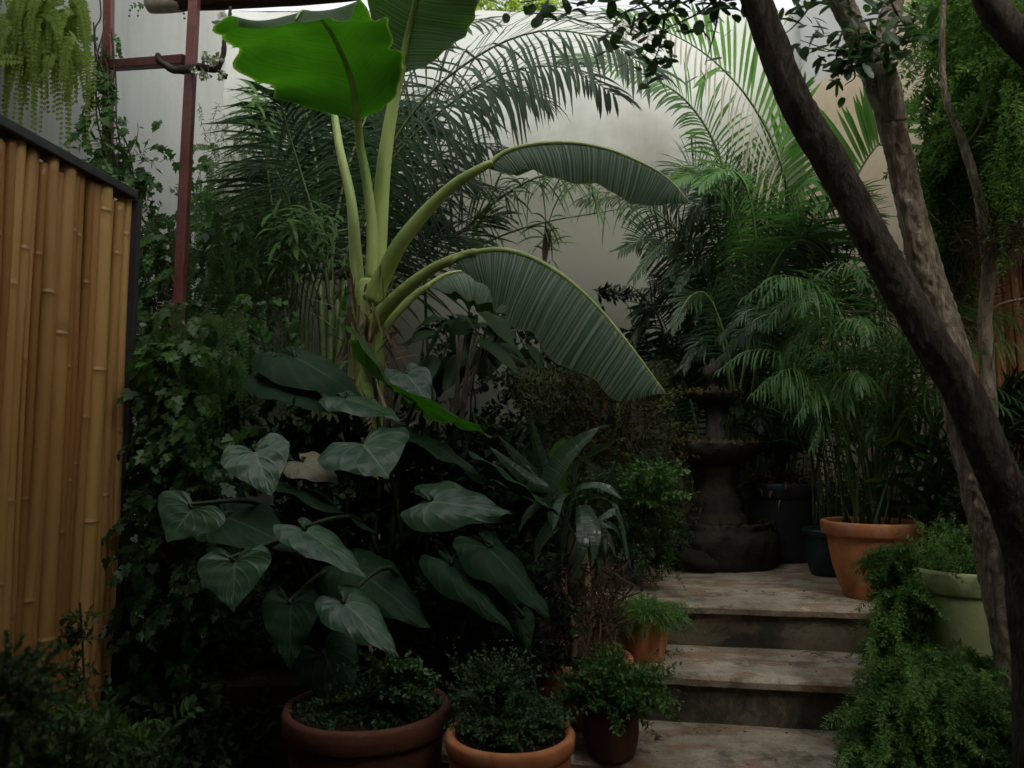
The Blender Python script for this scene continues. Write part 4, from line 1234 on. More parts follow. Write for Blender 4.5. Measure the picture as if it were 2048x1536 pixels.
# big asparagus fern mound in front of it
q = P(1860, 1480, 2.3)
t5 = empty('asparagus_fern', V((q.x, q.y, .42)), 'big mound of asparagus fern below the pale green pot spilling onto the steps', 'fern')
mb = MB()
for (a_, b_, n, w_) in (((1760, 1350, 2.42), (1980, 1330, 2.38), 190, .07), ((1745, 1420, 2.34), (2000, 1400, 2.24), 230, .09), ((1740, 1490, 2.28), (2030, 1490, 2.14), 230, .09), ((1800, 1590, 2.15), (2040, 1580, 2.05), 110, .10)):
    cascade(mb, P(*a_), P(*b_), int(n * 1.4), .17, 24, .027, .0045, r_, w_, 1.0, .42, V((-.35, -.7, .1)))
cascade(mb, P(1735, 1420, 2.35), P(1735, 1500, 2.3), 30, .12, 20, .024, .005, r_, .03, 1.0, .6, V((-.8, -.5, .1)))
for i in range(60):
    sprig(mb, P(r_.uniform(1720, 1980), r_.uniform(1330, 1540), 2.16 + r_.uniform(-.04, .1)), V((r_.uniform(-1, .6), -.7, r_.uniform(-.4, .6))), r_.uniform(.12, .24), 30, .024, .004, r_, 1.4, 0, 1, 1.0, .2, whorl=3)
mb.build('foliage', [M['asparagus'], M['stem']], t5)

def terrapot(name, px, pyrim, Y, wpx, z0, label, mat='terra', rb=.68, rimh=.035, rim=.012, grp='potted plants'):
    x = P(px, pyrim, Y).x; rt = .5 * wpx / F * Y
    z = P(px, pyrim, Y).z
    t = empty(name, (x, Y, z0), label, 'potted plant', grp)
    pot(t, x, Y, z0, z - z0, rt, rt * rb, rimh, mat, rim, .025)
    return t, V((x, Y, z)), rt
t6, c, rt = terrapot('potted_plant', 1288, 1222, 3.12, 104, .36, 'small terracotta pot of fine curly grass at the left end of the middle step')
mb = MB()
for i in range(160):
    a = r_.uniform(0, 2 * pi); rr = rt * .75 * math.sqrt(r_.random())
    d = V((cos(a) * rr / rt * 1.2 - .1, sin(a) * rr / rt * 1.2, r_.uniform(.3, 1.3)))
    leaflet(mb, c + V((cos(a) * rr, sin(a) * rr, -.02)), d, r_.uniform(.08, .19), r_.uniform(.0014, .0026), V((0, -.5, 1)), 0, r_.random(), r_.uniform(1.0, 4.5), 8, .2)
for i in range(150):
    a = r_.uniform(0, 2 * pi); rr = rt * .8 * r_.random()
    sprig(mb, c + V((cos(a) * rr, sin(a) * rr, -.01)), V((cos(a) * 1.0, sin(a) * .9, r_.uniform(.2, 1.2))), r_.uniform(.09, .17), 22, .022, .0035, r_, 1.2, 0, 1, .4, .3, whorl=3)
mb.build('grass_blades', [M['asparagus'], M['stem']], t6)
t7, c7, rt7 = terrapot('potted_plant', 1165, 1308, 2.95, 196, .18, 'terracotta pot packed with brown fibrous roots and a bare stem below the glossy strap leaves', 'terra', .7, .04)
mb = MB()
for i in range(800):
    a = r_.uniform(0, 2 * pi); hh = r_.uniform(0, .36)
    rr = lerp(.10, .17, hh / .42) * math.sqrt(r_.random()) * 1.15
    p = c7 + V((cos(a) * rr, sin(a) * rr, hh - .02))
    leaflet(mb, p, V((r_.uniform(-.7, .7), r_.uniform(-.7, .3), r_.uniform(-1, 1))), r_.uniform(.05, .17), r_.uniform(.0012, .0035), V((0, -1, .3)), 0, r_.random(), r_.uniform(-.8, 1.5), 4, .2)
mb.build('roots', M['root'], t7)
mb = MB()
tube(mb, [c7 + V((-.04, -.10, -.02)), P(1148, 1260, 2.83), P(1142, 1215, 2.84), P(1130, 1185, 2.86), P(1126, 1160, 2.9)], [(0, .015), (.5, .013), (1, .010)], 10, 0, bump=.15)
tube(mb, [c7 + V((.02, .0, -.02)), c7 + V((.0, .02, .2)), c7 + V((-.02, .03, .45))], [(0, .05), (1, .04)], 12, 0, bump=.3)
mb.build('bare_stem', M['cream'], t7)
# glossy strap leaves growing out of that pot
SLV = [  # base, mid, tip, half width, normal, material, folds
 ((1110, 1010, 2.95), (1085, 930, 2.93), (1058, 830, 2.9), .030, (-.3, -.8, .3), 'strap', (.35, .35)),
 ((1095, 1010, 2.9), (1125, 925, 2.88), (1205, 850, 2.85), .052, (.4, .5, .6), 'strap', (.3, .3)),
 ((1120, 960, 2.95), (1118, 910, 2.95), (1128, 875, 2.95), .040, (-.2, .9, .3), 'strapglow', (.1, .1)),
 ((1150, 940, 2.9), (1195, 905, 2.88), (1235, 880, 2.86), .022, (.1, -.5, .9), 'strap', (.3, .3)),
 ((1110, 980, 2.9), (1060, 960, 2.88), (975, 890, 2.84), .030, (-.1, -.6, .8), 'strap', (.25, .25)),
 ((1105, 985, 2.95), (1050, 930, 2.95), (995, 870, 2.9), .026, (-.1, -.6, .8), 'strap', (.25, .25)),
 ((1090, 960, 3.0), (1070, 920, 3.0), (1040, 885, 2.98), .024, (-.1, -.7, .7), 'strap', (.25, .25)),
 ((1095, 1010, 2.9), (1030, 970, 2.88), (950, 935, 2.84), .026, (-.1, -.6, .8), 'strap', (.25, .25)),
 ((1130, 990, 2.85), (1108, 1010, 2.72), (1104, 1062, 2.66), .036, (-.1, -.9, .1), 'strap', (-.4, -.4)),
 ((1140, 1000, 2.85), (1125, 1060, 2.74), (1122, 1118, 2.7), .034, (.1, -.9, .1), 'strap', (-.3, -.3)),
 ((1160, 1010, 2.85), (1165, 1080, 2.72), (1143, 1168, 2.72), .024, (.1, -.9, .1), 'strap', (-.3, -.3)),
 ((1150, 985, 2.85), (1205, 975, 2.80), (1247, 1000, 2.78), .022, (.2, -.5, .9), 'strap', (.3, .3)),
 ((1170, 1000, 2.85), (1220, 1005, 2.78), (1240, 1052, 2.75), .028, (.2, -.8, .4), 'strap', (.2, .2)),
 ((1170, 1010, 2.85), (1190, 1060, 2.75), (1186, 1130, 2.72), .024, (.2, -.8, .2), 'strap', (-.2, -.2)),
 ((1090, 1010, 2.9), (1060, 1030, 2.8), (1030, 1080, 2.76), .026, (-.2, -.8, .4), 'strap', (.2, .2)),
 ((1120, 1030, 2.95), (1080, 1080, 2.85), (1066, 1140, 2.8), .026, (-.2, -.9, .2), 'strap', (-.2, -.2)),
]
for i, (b_, m_, tp, hw, nn, mt, fd) in enumerate(SLV):
    mb = MB()
    root = c7 + V((r_.uniform(-.03, .03), r_.uniform(-.03, .03), .40))
    c = spline([root.lerp(P(*b_), .5), P(*b_), P(*m_), P(*tp)], 26)
    blade(mb, c, lambda t, h=hw: h * interp([(0, .12), (.25, .45), (.5, 1), (.72, .95), (.9, .5), (1, .02)], t), nn, fd, 3, 0, R.random(), .003, 2, .1, i)
    mb.build('strap_leaf', M[mt], t7)
r_ = random.Random(77)
for i in range(7):
    a = r_.uniform(0, 2 * pi); L = r_.uniform(.14, .24)
    root = c7 + V((0, 0, .40)); d = V((cos(a), sin(a) * .7 - .2, 0))
    c = spline([root, root + d * L * .3 + V((0, 0, L * .45)), root + d * L * .75 + V((0, 0, L * r_.uniform(.1, .6))), root + d * L + V((0, 0, -L * r_.uniform(0, .6)))], 22)
    mb = MB(); blade(mb, c, lambda t: .026 * interp([(0, .12), (.25, .5), (.5, 1), (.72, .95), (.9, .5), (1, .02)], t), V((0, -.3, 1)), (.25, .25), 3, 0, r_.random(), .003, 2, .1, i)
    mb.build('strap_leaf', M['strap'], t7)
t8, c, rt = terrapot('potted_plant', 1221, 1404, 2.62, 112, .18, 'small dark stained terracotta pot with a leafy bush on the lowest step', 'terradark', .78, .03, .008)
mb = MB()
bush(mb, c + V((0, 0, -.02)), (.14, .12, .16), 150, .18, .026, .010, r_, .9, .6, 13)
for i in range(60):
    sprig(mb, c + V((r_.uniform(-.05, .09), r_.uniform(-.08, .05), .02)), V((r_.uniform(-.2, .9), r_.uniform(-.8, .2), r_.uniform(.2, 1.5))), r_.uniform(.12, .24), 12, .028, .010, r_, r_.uniform(.5, 2.2), 0, 1, .75)
mb.build('foliage', [M['ivy'], M['brownstem']], t8)
t9, c, rt = terrapot('potted_plant', 1020, 1459, 2.22, 250, 0, 'wide round rimmed terracotta bowl with dense fine leaved bush, bottom centre', 'terra', .72, .05, .012)
mb = MB()
bush(mb, c + V((0, .02, -.02)), (.20, .16, .14), 260, .12, .020, .0065, r_, .9, .5, 15, tone=.3)
bush(mb, c + V((-.06, .06, .02)), (.16, .12, .26), 100, .13, .020, .0065, r_, 1.2, .3, 16, tone=.3)
mb.build('foliage', [M['potbush'], M['brownstem']], t9)
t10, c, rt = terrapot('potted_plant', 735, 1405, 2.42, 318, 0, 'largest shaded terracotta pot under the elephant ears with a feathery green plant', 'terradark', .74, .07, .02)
mb = MB()
bush(mb, c + V((.0, .02, -.03)), (.34, .26, .14), 260, .15, .020, .010, r_, .8, .8, 14, tone=.3)
for i in range(60):
    sprig(mb, P(r_.uniform(740, 830), r_.uniform(1330, 1400), 2.36), V((r_.uniform(-.3, .8), -.5, r_.uniform(.2, 1))), r_.uniform(.07, .14), 12, .022, .012, r_, .9, 0, 1, .8)
mb.build('foliage', [M['potbush'], M['stem']], t10)

# ------------------------------------------------------------ shrubs round the fountain
r_ = random.Random(12)
def plant(name, label, cat, base, mats, fn, part='foliage'):
    t = empty(name, base, label, cat)
    mb = MB(); fn(mb); mb.build(part, [M[m] for m in mats], t)
    return t
def gr(px, py, Y, z=.33):
    return V((P(px, py, Y).x, Y, z))
# bright sprigs
b_ = gr(1290, 1050, 3.55)
def f(mb):
    for i in range(60):
        sprig(mb, P(r_.uniform(1250, 1335), r_.uniform(965, 1010), 3.5 + r_.uniform(-.1, .1)), V((r_.uniform(-.6, .8), r_.uniform(-.6, .2), r_.uniform(.1, 1))), r_.uniform(.08, .16), 9, .034, .017, r_, .5, 0, 1, .85)
    for i in range(260):
        sprig(mb, P(r_.uniform(1150, 1335), r_.uniform(930, 1120), 3.75 + r_.uniform(-.1, .2)), V((r_.uniform(-.6, .6), -.5, r_.uniform(-.6, .8))), r_.uniform(.1, .2), 12, .028, .011, r_, 1.0, 0, 1, r_.uniform(-.2, .15), .15)
    for i in range(90):
        sprig(mb, P(r_.uniform(1240, 1335), r_.uniform(1010, 1120), 3.6 + r_.uniform(-.1, .1)), V((r_.uniform(-.6, .6), -.5, r_.uniform(-.6, .6))), r_.uniform(.1, .2), 12, .026, .010, r_, 1.2, 0, 1, .25)
    for x in (1270, 1290, 1310):
        tube(mb, [V((P(1280, 1100, 3.6).x, 3.6, .34)), P(1285, 1080, 3.6), P(x, 1000, 3.52)], .005, 5, 1)
plant('shrub', 'small shrub with bright light green tips left of the fountain', 'shrub', b_, ('ivy', 'brownstem'), f)
b_ = gr(1240, 1000, 4.3)
def f(mb):
    for i in range(620):
        c = V((r_.gauss(-.08, .22), r_.gauss(0, .18), r_.uniform(-.55, .35)))
        if c.x > .26: continue
        sprig(mb, P(1235, 880, 4.3) + c, V((c.x * 2, c.y * 2 - .3, .6 + c.z)), r_.uniform(.14, .26), 13, .045, .011, r_, .7, 0, 1, r_.uniform(.2, .7))
    for x in range(8):
        tube(mb, [V((P(1240, 1000, 4.3).x + r_.uniform(-.1, .1), 4.3, .34)), P(1235 + r_.uniform(-60, 60), 900, 4.3), P(1235 + r_.uniform(-100, 100), 820, 4.3)], .006, 5, 1)
plant('shrub', 'dark bronze green shrub with one red flower between the banana leaf tip and the fountain', 'shrub', b_, ('shrubred', 'brownstem'), f)
o = COL.objects['shrub.001'] if 'shrub.001' in COL.objects else None
mb = MB()
for i in range(8): tinyleaf(mb, P(1212, 808, 4.02), rvec(r_), rvec(r_), .022, .012)
fl = mb.build('flower', M['red'], o)
# leafy climber on the back wall under the big banana leaf
b_ = gr(1010, 900, 5.3)
def f(mb):
    for i in range(130):
        x = r_.uniform(880, 1160); y = r_.uniform(640, 900)
        if x < 960 and 700 < y < 800: continue
        sprig(mb, P(x, y, 5.2 + r_.uniform(-.4, .4)), V((r_.uniform(-1, 1), r_.uniform(-.7, .2), r_.uniform(-.5, .6))), r_.uniform(.15, .35), 7, .075, .040, r_, .8, 0, 1, r_.uniform(0, .4))
    for i in range(14):
        x = r_.uniform(860, 1140)
        tube(mb, [V((P(x, 1000, 5.2).x, 5.2, .34)), P(x + r_.uniform(-40, 40), 800, 5.2), P(x + r_.uniform(-60, 60), 660, 5.3)], .007, 5, 1)
plant('climber', 'dark broad leaved climber on the back wall under the lower banana leaf', 'climber', b_, ('shrub', 'brownstem'), f)
b_ = gr(900, 850, 4.3)
def f(mb):
    for i in range(44):
        c = P(r_.uniform(860, 1060), r_.uniform(615, 735), 4.7 + r_.uniform(-.3, .4))
        d = V((r_.uniform(-1, 1), r_.uniform(-1, .2), r_.uniform(-.9, .1)))
        cc = spline([c, c + d * .12 + V((0, 0, .02)), c + d * .26 - V((0, 0, .07))], 8)
        blade(mb, cc, lambda t: .07 * sin(pi * min(1, t * .95 + .04)) ** .7, V((0, -.3, 1)), (.2, .2), 2, 0, r_.uniform(0, .3), .006, 1.5, .1, i)
    for i in range(10):
        x = r_.uniform(870, 1010)
        tube(mb, [V((P(900, 1000, 4.4).x, 4.4, .34)), P(900 + r_.uniform(-10, 30), 850, 4.4), P(x, 670, 4.35)], .008, 5, 1)
plant('shrub', 'shaded large leaved shrub in the hollow between banana stem and drooping leaf', 'shrub', b_, ('shrub', 'brownstem'), f)
b_ = gr(1275, 800, 5.6)
def f(mb):
    tube(mb, [V((P(1290, 1000, 5.7).x, 5.7, .34)), P(1288, 800, 5.7), P(1280, 700, 5.65), P(1262, 640, 5.6)], .006, 5, 1)
    for i in range(22):
        sprig(mb, P(r_.uniform(1258, 1292), r_.uniform(640, 720), 5.6), V((r_.uniform(-1, 1), -.5, r_.uniform(-.2, .8))), .1, 3, .065, .045, r_, .7, 0, 1, .1)
    for i in range(20):
        sprig(mb, P(r_.uniform(1180, 1260), 582 + r_.uniform(-4, 14), 5.6), V((1, -.3, r_.uniform(-.3, .3))), .14, 4, .07, .028, r_, .3, 0, 1, .1)
    tube(mb, [P(1280, 700, 5.65), P(1255, 610, 5.6), P(1190, 580, 5.6)], .004, 5, 1)
plant('seedling', 'lone dark leafy stem against the pale wall above the banana leaf tip', 'plant', b_, ('shrub', 'brownstem'), f)
# low undergrowth in the beds: nobody could count it
mb = MB()
for i in range(900):
    x, y = r_.uniform(-2.3, -.75), r_.uniform(2.95, 5.9)
    if x > -1.0 and y < 3.3: continue
    sprig(mb, V((x, y, .33)), V((r_.uniform(-.5, .5), r_.uniform(-.5, .2), 1)), r_.uniform(.15, .5), 9, .055, .022, r_, .6, 0, 1, r_.uniform(0, .5))
for i in range(350):
    x, y = r_.uniform(-.7, .45), r_.uniform(4.2, 5.9)
    sprig(mb, V((x, y, .54)), V((r_.uniform(-.5, .5), r_.uniform(-.5, .2), 1)), r_.uniform(.15, .5), 9, .055, .022, r_, .6, 0, 1, r_.uniform(0, .5))
for i in range(150):
    sprig(mb, P(r_.uniform(850, 1090), r_.uniform(1130, 1330), r_.uniform(2.72, 2.9)), V((r_.uniform(-.8, .8), -.4, r_.uniform(-.3, .8))), r_.uniform(.1, .22), 8, .05, .022, r_, .8, 0, 1, r_.uniform(-.2, .2))
for i in range(420):
    sprig(mb, P(r_.uniform(560, 1060), r_.uniform(860, 1270), r_.uniform(3.05, 3.3)), V((r_.uniform(-.8, .8), -.5, r_.uniform(-.3, .8))), r_.uniform(.12, .3), 8, .07, .034, r_, .8, 0, 1, r_.uniform(0, .3))
for i in range(260):
    x, y = r_.uniform(-2.0, -.85), r_.uniform(2.2, 2.9)
    sprig(mb, V((x, y, .0)), V((r_.uniform(-.5, .5), r_.uniform(-.5, .2), 1)), r_.uniform(.15, .45), 9, .05, .022, r_, .6, 0, 1, r_.uniform(0, .4))
tag(mb.build('undergrowth', [M['shrub'], M['brownstem']]), 'dark mixed undergrowth filling the planting beds', 'undergrowth', kind='stuff')
mb = MB()
for i in range(600):
    x, y = r_.uniform(1.5, 2.6), r_.uniform(3.9, 5.8)
    if x < 2.1 and y < 5.0: continue
    sprig(mb, V((x, y, .54)), V((r_.uniform(-.5, .5), r_.uniform(-.5, .2), 1)), r_.uniform(.2, .7), 10, .07, .016, r_, .7, 0, 1, r_.uniform(0, .5))
tag(mb.build('undergrowth', [M['shrub'], M['brownstem']]), 'dark leafy undergrowth behind the potted palm on the right', 'undergrowth', kind='stuff')
b_ = V((P(1850, 900, 3.9).x, 3.9, .54))
def f(mb):
    for i in range(260):
        x = r_.uniform(1600, 1930); y = r_.uniform(560, 1040)
        if x < 1720 and y > 720: continue
        sprig(mb, P(x, y, 4.1 + r_.uniform(-.25, .4)), V((r_.uniform(-1, 1), -.5, r_.uniform(-.2, 1))), r_.uniform(.15, .34), 12, .055, .012, r_, .8, 0, 1, r_.uniform(0, .7))
    for i in range(12):
        x = r_.uniform(1680, 1900)
        tube(mb, [V((P(1800, 1000, 3.95).x + r_.uniform(-.15, .15), 3.95, .54)), P(x, 800, 4.1), P(x + r_.uniform(-50, 30), 620, 4.15)], .007, 5, 1)
    for i in range(60):
        leaflet(mb, P(r_.uniform(1820, 1900), r_.uniform(860, 1060), 3.5), V((r_.uniform(-.8, .3), -.3, r_.uniform(.2, 1))), r_.uniform(.2, .4), .014, V((0, -.7, .5)), 0, r_.random(), .7, 4, .3)
plant('shrub', 'narrow leaved green shrub between the potted palm and the tree trunks', 'shrub', b_, ('vine', 'brownstem'), f)

# ------------------------------------------------------------ ivy and hanging plants, left
b_ = gr(380, 1000, 3.35)
def f(mb):
    path = [P(215, 60, 3.6), P(216, 160, 3.6), P(222, 260, 3.58), P(255, 380, 3.55), P(300, 500, 3.5), P(350, 650, 3.4), P(380, 760, 3.3), P(420, 860, 3.2)]
    c = spline(path, 60)
    rad = [(0, .015), (.12, .03), (.25, .035), (.4, .11), (.6, .17), (.8, .22), (1, .16)]
    for i in range(470):
        T = r_.random() ** .75
        if T < .3 and r_.random() < .72: continue
        p = c[int(T * 59.9)] + V((r_.gauss(0, 1), r_.gauss(0, .6), r_.gauss(0, 1))) * interp(rad, T)
        sprig(mb, p, V((r_.uniform(-.7, .9), r_.uniform(-.9, .1), r_.uniform(-.8, .4))), r_.uniform(.10, .24), 7, r_.uniform(.035, .055), .016, r_, 1.5, 0, 1, r_.uniform(.0, .9), .25, 'lobed' if i % 5 < 3 else 'leaf', .0018, .6, 1)
    for i in range(160):
        p = P(r_.uniform(270, 480), r_.uniform(640, 900), r_.uniform(3.1, 3.4))
        sprig(mb, p, V((r_.uniform(-.7, .9), r_.uniform(-.9, .1), r_.uniform(-.8, .4))), r_.uniform(.12, .28), 9, r_.uniform(.035, .055), .016, r_, 1.9, 0, 1, r_.uniform(.0, .7), .25, 'lobed' if i % 3 else 'leaf', .0018, .6, 1)
    for i in range(90):
        p = P(r_.uniform(310, 400), r_.uniform(690, 900), r_.uniform(2.9, 3.02))
        sprig(mb, p, V((r_.uniform(-.7, .9), r_.uniform(-.9, .1), r_.uniform(-.8, .4))), r_.uniform(.10, .2), 6, r_.uniform(.04, .06), .04, r_, 1.4, 0, 1, r_.uniform(.1, .7), .25, 'lobed', .0018, .6, 1)
    for i in range(130):
        p = P(r_.uniform(268, 470), r_.uniform(880, 1150), r_.uniform(3.15, 3.45))
        sprig(mb, p, V((r_.uniform(-.7, .9), r_.uniform(-.9, .1), r_.uniform(-.8, .4))), r_.uniform(.12, .28), 7, r_.uniform(.04, .06), .04, r_, 1.4, 0, 1, r_.uniform(0, .3), .25, 'lobed', .0018, .6, 1)
    for i in range(200):
        p = P(r_.uniform(255, 430), r_.uniform(880, 1380), r_.uniform(2.86, 3.0))
        sprig(mb, p, V((r_.uniform(-.7, .9), r_.uniform(-.9, .1), r_.uniform(-.8, .4))), r_.uniform(.08, .16), 6, r_.uniform(.03, .05), .04, r_, 1.4, 0, 1, r_.uniform(-.2, .15), .15, 'lobed', .0018, .6, 1)
    for k in range(5):
        tube(mb, [q + V((.02 * k - .04, -.03, 0)) + rvec(r_) * .03 for q in path[::-1]], .004, 5, 1, samples=40)
    tube(mb, [P(195, -40, 3.55), P(202, 30, 3.55), P(190, 60, 3.55), P(196, 110, 3.55), P(214, 130, 3.58), P(220, 220, 3.52), P(258, 300, 3.5), P(275, 420, 3.45), P(290, 560, 3.4)], .004, 5, 1, samples=50)
plant('ivy', 'glossy ivy climbing the left trellis post and piling up beside the bamboo screen', 'ivy', b_, ('ivy', 'brownstem'), f)
def fernbasket(name, label, x0, x1, y0, y1, Ya, Yb, n, Lr, seed, mats=('hangfern', 'stem'), ll=.034, tone=.5, hw=.0055):
    rr = random.Random(seed)
    ms = MB()
    cpt = P((x0 + x1) / 2, y0, (Ya + Yb) / 2)
    t = empty(name, cpt, label, 'hanging fern')
    for i in range(n):
        a = P(rr.uniform(x0, x1), rr.uniform(y0, y1), rr.uniform(Ya, Yb))
        L = rr.uniform(*Lr)
        dx = rr.uniform(-.10, .10)
        frond(ms, [a, a + V((dx, -.03, -.02)), a + V((dx * 1.5, -.04, -L * .4)), a + V((dx * 1.7, -.03, -L))], ll, int(L / .011), hw, rr, V((0, -1, .15)), 0, 1, .02, (85, 70), .5, tone, .25, .0018, .05, rows=2, samples=12)
    ms.build('foliage', [M[m] for m in mats], t)
    return t
fernbasket('hanging_fern', 'pale yellow green fern trailing over the wall pier above the bamboo screen', 15, 160, -60, 120, 3.0, 3.25, 95, (.25, .50), 3, tone=.6, ll=.04, hw=.007)
fernbasket('trailing_fern', 'long fine strands trailing down between the bamboo screen and the red post', 262, 470, 430, 760, 3.4, 3.65, 80, (.3, .6), 8, ('vine', 'brownstem'), .028, .3, .006)
fernbasket('trailing_fern', 'wispy green strands hanging in front of the ivy at the foot of the red post', 265, 470, 600, 800, 2.95, 3.04, 46, (.2, .42), 18, ('vine', 'brownstem'), .028, .5, .006)
fernbasket('hanging_fern', 'thin fern strands hanging below the left end of the log', 322, 340, 8, 20, 3.45, 3.5, 3, (.08, .13), 4, ('vine', 'brownstem'), .03)
fernbasket('hanging_fern', 'narrow dark fern strands on the pale wall right of the red trellis post', 385, 430, 290, 420, 4.6, 4.9, 14, (.35, .7), 6, ('vine', 'brownstem'), .035, .3)
def f(mb):
    for i in range(330):
        x = r_.uniform(430, 560); y = r_.uniform(200, 620)
        if r_.random() > min(1, (y - 120) / 300): continue
        sprig(mb, P(x + r_.gauss(0, 12), y, r_.uniform(4.5, 5.2)), V((r_.uniform(-.4, .5), r_.uniform(-.5, 0), -.6)), r_.uniform(.2, .45), 24, .040, .007, r_, 1.6, 0, 1, r_.uniform(.2, .8), whorl=2)
    for i in range(420):
        x = r_.uniform(385, 600); y = r_.uniform(360, 780)
        sprig(mb, P(x, y, r_.uniform(4.2, 4.9)), V((r_.uniform(-.4, .5), r_.uniform(-.5, 0), -.6)), r_.uniform(.2, .4), 24, .036, .007, r_, 1.6, 0, 1, r_.uniform(.1, .5), whorl=2)
plant('trailing_vine', 'dense fine leaved vine cascading down the wall corner left of the banana plant', 'vine', V((P(490, 190, 4.9).x, 4.9, P(490, 190, 4.9).z)), ('vine', 'brownstem'), f)
def f(mb):
    for (x0, x1, y0, y1, n, tn) in ((490, 545, 190, 260, 60, .8), (545, 665, 415, 540, 150, .55)):
        for i in range(n):
            c = P(r_.uniform(x0, x1), r_.uniform(y0, y1), r_.uniform(4.1, 4.4))
            leaflet(mb, c, V((r_.uniform(-1, 1), r_.uniform(-.8, .1), r_.uniform(-.4, .7))), r_.uniform(.08, .2), r_.uniform(.008, .014), V((0, -.6, .8)), 0, tn + r_.uniform(-.2, .2), r_.uniform(.6, 1.8), 5, .25)
    for k in range(8):
        tube(mb, [V((P(600, 900, 4.4).x + .05 * k, 4.4, .33)), P(570 + 8 * k, 700, 4.4), P(560 + 14 * k, 500, 4.3)], .006, 5, 1)
    tube(mb, [P(560, 520, 4.3), P(540, 380, 4.35), P(520, 230, 4.35)], .005, 5, 1)
plant('bamboo_plant', 'loose long leaved bamboo shoots left of the banana stem', 'plant', gr(600, 900, 4.4), ('vine', 'stem'), f)
# lichen covered orchid branch tied to the trellis
br = empty('flowering_branch', P(372, 132, 3.28), 'lichen crusted branch with white blossoms tied across the red trellis bar', 'branch')
mb = MB(); tube(mb, [P(317, 108, 3.28), P(319, 122, 3.28), P(345, 138, 3.27), P(372, 140, 3.24), P(400, 134, 3.24), P(432, 138, 3.24), P(446, 112, 3.23), P(449, 80, 3.23), P(458, 40, 3.22), P(461, 14, 3.22)], [(0, .012), (.4, .020), (.6, .012), (1, .007)], 10, 0, bump=.4, samples=50)
tube(mb, [P(430, 138, 3.24), P(444, 148, 3.22), P(452, 156, 3.2)], .006, 6, 0)
mb.build('wood', M['brownstem'], br)
mb = MB()
for (x, y, s_, n) in ((415, 118, 14, 60), (408, 150, 9, 50), (430, 122, 10, 40), (388, 142, 8, 26), (446, 152, 7, 30)):
    for i in range(n):
        tinyleaf(mb, P(x + r_.gauss(0, s_ * .5), y + r_.gauss(0, s_ * .4), 3.22 + r_.uniform(-.03, .03)), rvec(r_), rvec(r_), r_.uniform(.012, .03), r_.uniform(.012, .024), 0, r_.random())
mb.build('lichen', M['lichen'], br)
mb = MB()
for (x, y) in ((446, 34), (441, 50), (463, 82)):
    c = P(x, y, 3.2)
    for k in range(6):
        a = k * pi / 3
        d = V((cos(a), -.5, sin(a)))
        cc = spline([c, c + d * .012, c + d * .026 + V((0, -.004, -.010))], 5)
        blade(mb, cc, lambda t: .013 * sin(pi * min(1, t + .05)), V((0, -1, .3)), (-.2, -.2), 1, 0, .8)
mb.build('blossom', M['petal'], br)

# ------------------------------------------------------------ foreground, bottom left
def f(mb):
    for i in range(230):
        c = V((r_.gauss(0, .022), r_.gauss(0, .03), r_.gauss(0, .024)))
        sprig(mb, P(5, 1400, .95) + c, c * 9 + V((0, 0, .2)), r_.uniform(.02, .036), 9, .010, .006, r_, .5, 0, 1, r_.uniform(0, .8))
    for k in range(6): tube(mb, [V((P(20, 1500, .95).x, .95, 0.0)), P(10, 1600, .95), P(8 + 8 * (k - 3), 1430, .95)], .004, 5, 1)
plant('bush', 'blurred dark green bush closest to the viewer in the bottom left corner', 'bush', V((P(20, 1500, .95).x, .95, 0)), ('potbush', 'brownstem'), f)
def f(mb):
    for i in range(120):
        x = r_.uniform(30, 320); y = r_.uniform(1430, 1580) if x > 120 else r_.uniform(1460, 1580)
        y = max(y, 1430 + max(0, (x - 180)) * .5)
        sprig(mb, P(x, y, 1.6 + r_.uniform(-.15, .2)), V((r_.uniform(-.6, .9), r_.uniform(-.6, .1), r_.uniform(0, .8))), r_.uniform(.05, .11), 7, .038, .012, r_, .8, 0, 1, r_.uniform(.3, .9))
    for k in range(14):
        x = r_.uniform(60, 330)
        tube(mb, [V((P(200, 1500, 1.65).x + r_.uniform(-.1, .1), 1.65, 0)), P(x, 1600, 1.65), P(x + r_.uniform(-20, 20), 1480, 1.62)], .004, 5, 1)
    tube(mb, [P(190, 1500, 1.65), P(170, 1370, 1.68), P(165, 1280, 1.7), P(160, 1205, 1.7)], .0025, 5, 1)
    for i in range(22):
        sprig(mb, P(r_.uniform(155, 180), r_.uniform(1215, 1370), 1.69), V((r_.choice((-1, 1)), -.3, .3)), .035, 3, .030, .010, r_, .5, 0, 1, .5)
plant('nandina', 'slender leaved green shrub at the foot of the bamboo screen', 'shrub', V((P(200, 1500, 1.65).x, 1.65, 0)), ('fgleaf', 'brownstem'), f)

# ------------------------------------------------------------ leaning tree
tr = empty('tree', (P(2080, 1560, 2.05).x, 2.05, 0), 'rough barked tree with two stems leaning across the right of the garden', 'tree')
mb = MB()
pa = [V((P(2100, 1500, 1.95).x, 2.0, -.02)), P(2090, 1536, 1.95), P(2080, 1300, 1.93), P(2062, 1130, 1.92), P(2026, 1020, 1.90), P(1980, 914, 1.88), P(1922, 780, 1.88), P(1826, 624, 1.88), P(1755, 497, 1.88), P(1665, 331, 1.88), P(1588, 199, 1.88), P(1527, 41, 1.88), P(1490, -60, 1.88), P(1440, -200, 1.9), P(1400, -330, 1.95)]
tube(mb, pa, [(0, .070), (.2, .060), (.35, .046), (.5, .041), (.65, .041), (.8, .036), (1, .028)], 72, 0, bump=.08, seed=2, samples=480, bark=(.0024, 60))
mb.build('trunk', M['barkdark'], tr)['label'] = 'darker front stem leaning far to the left'
mb = MB()
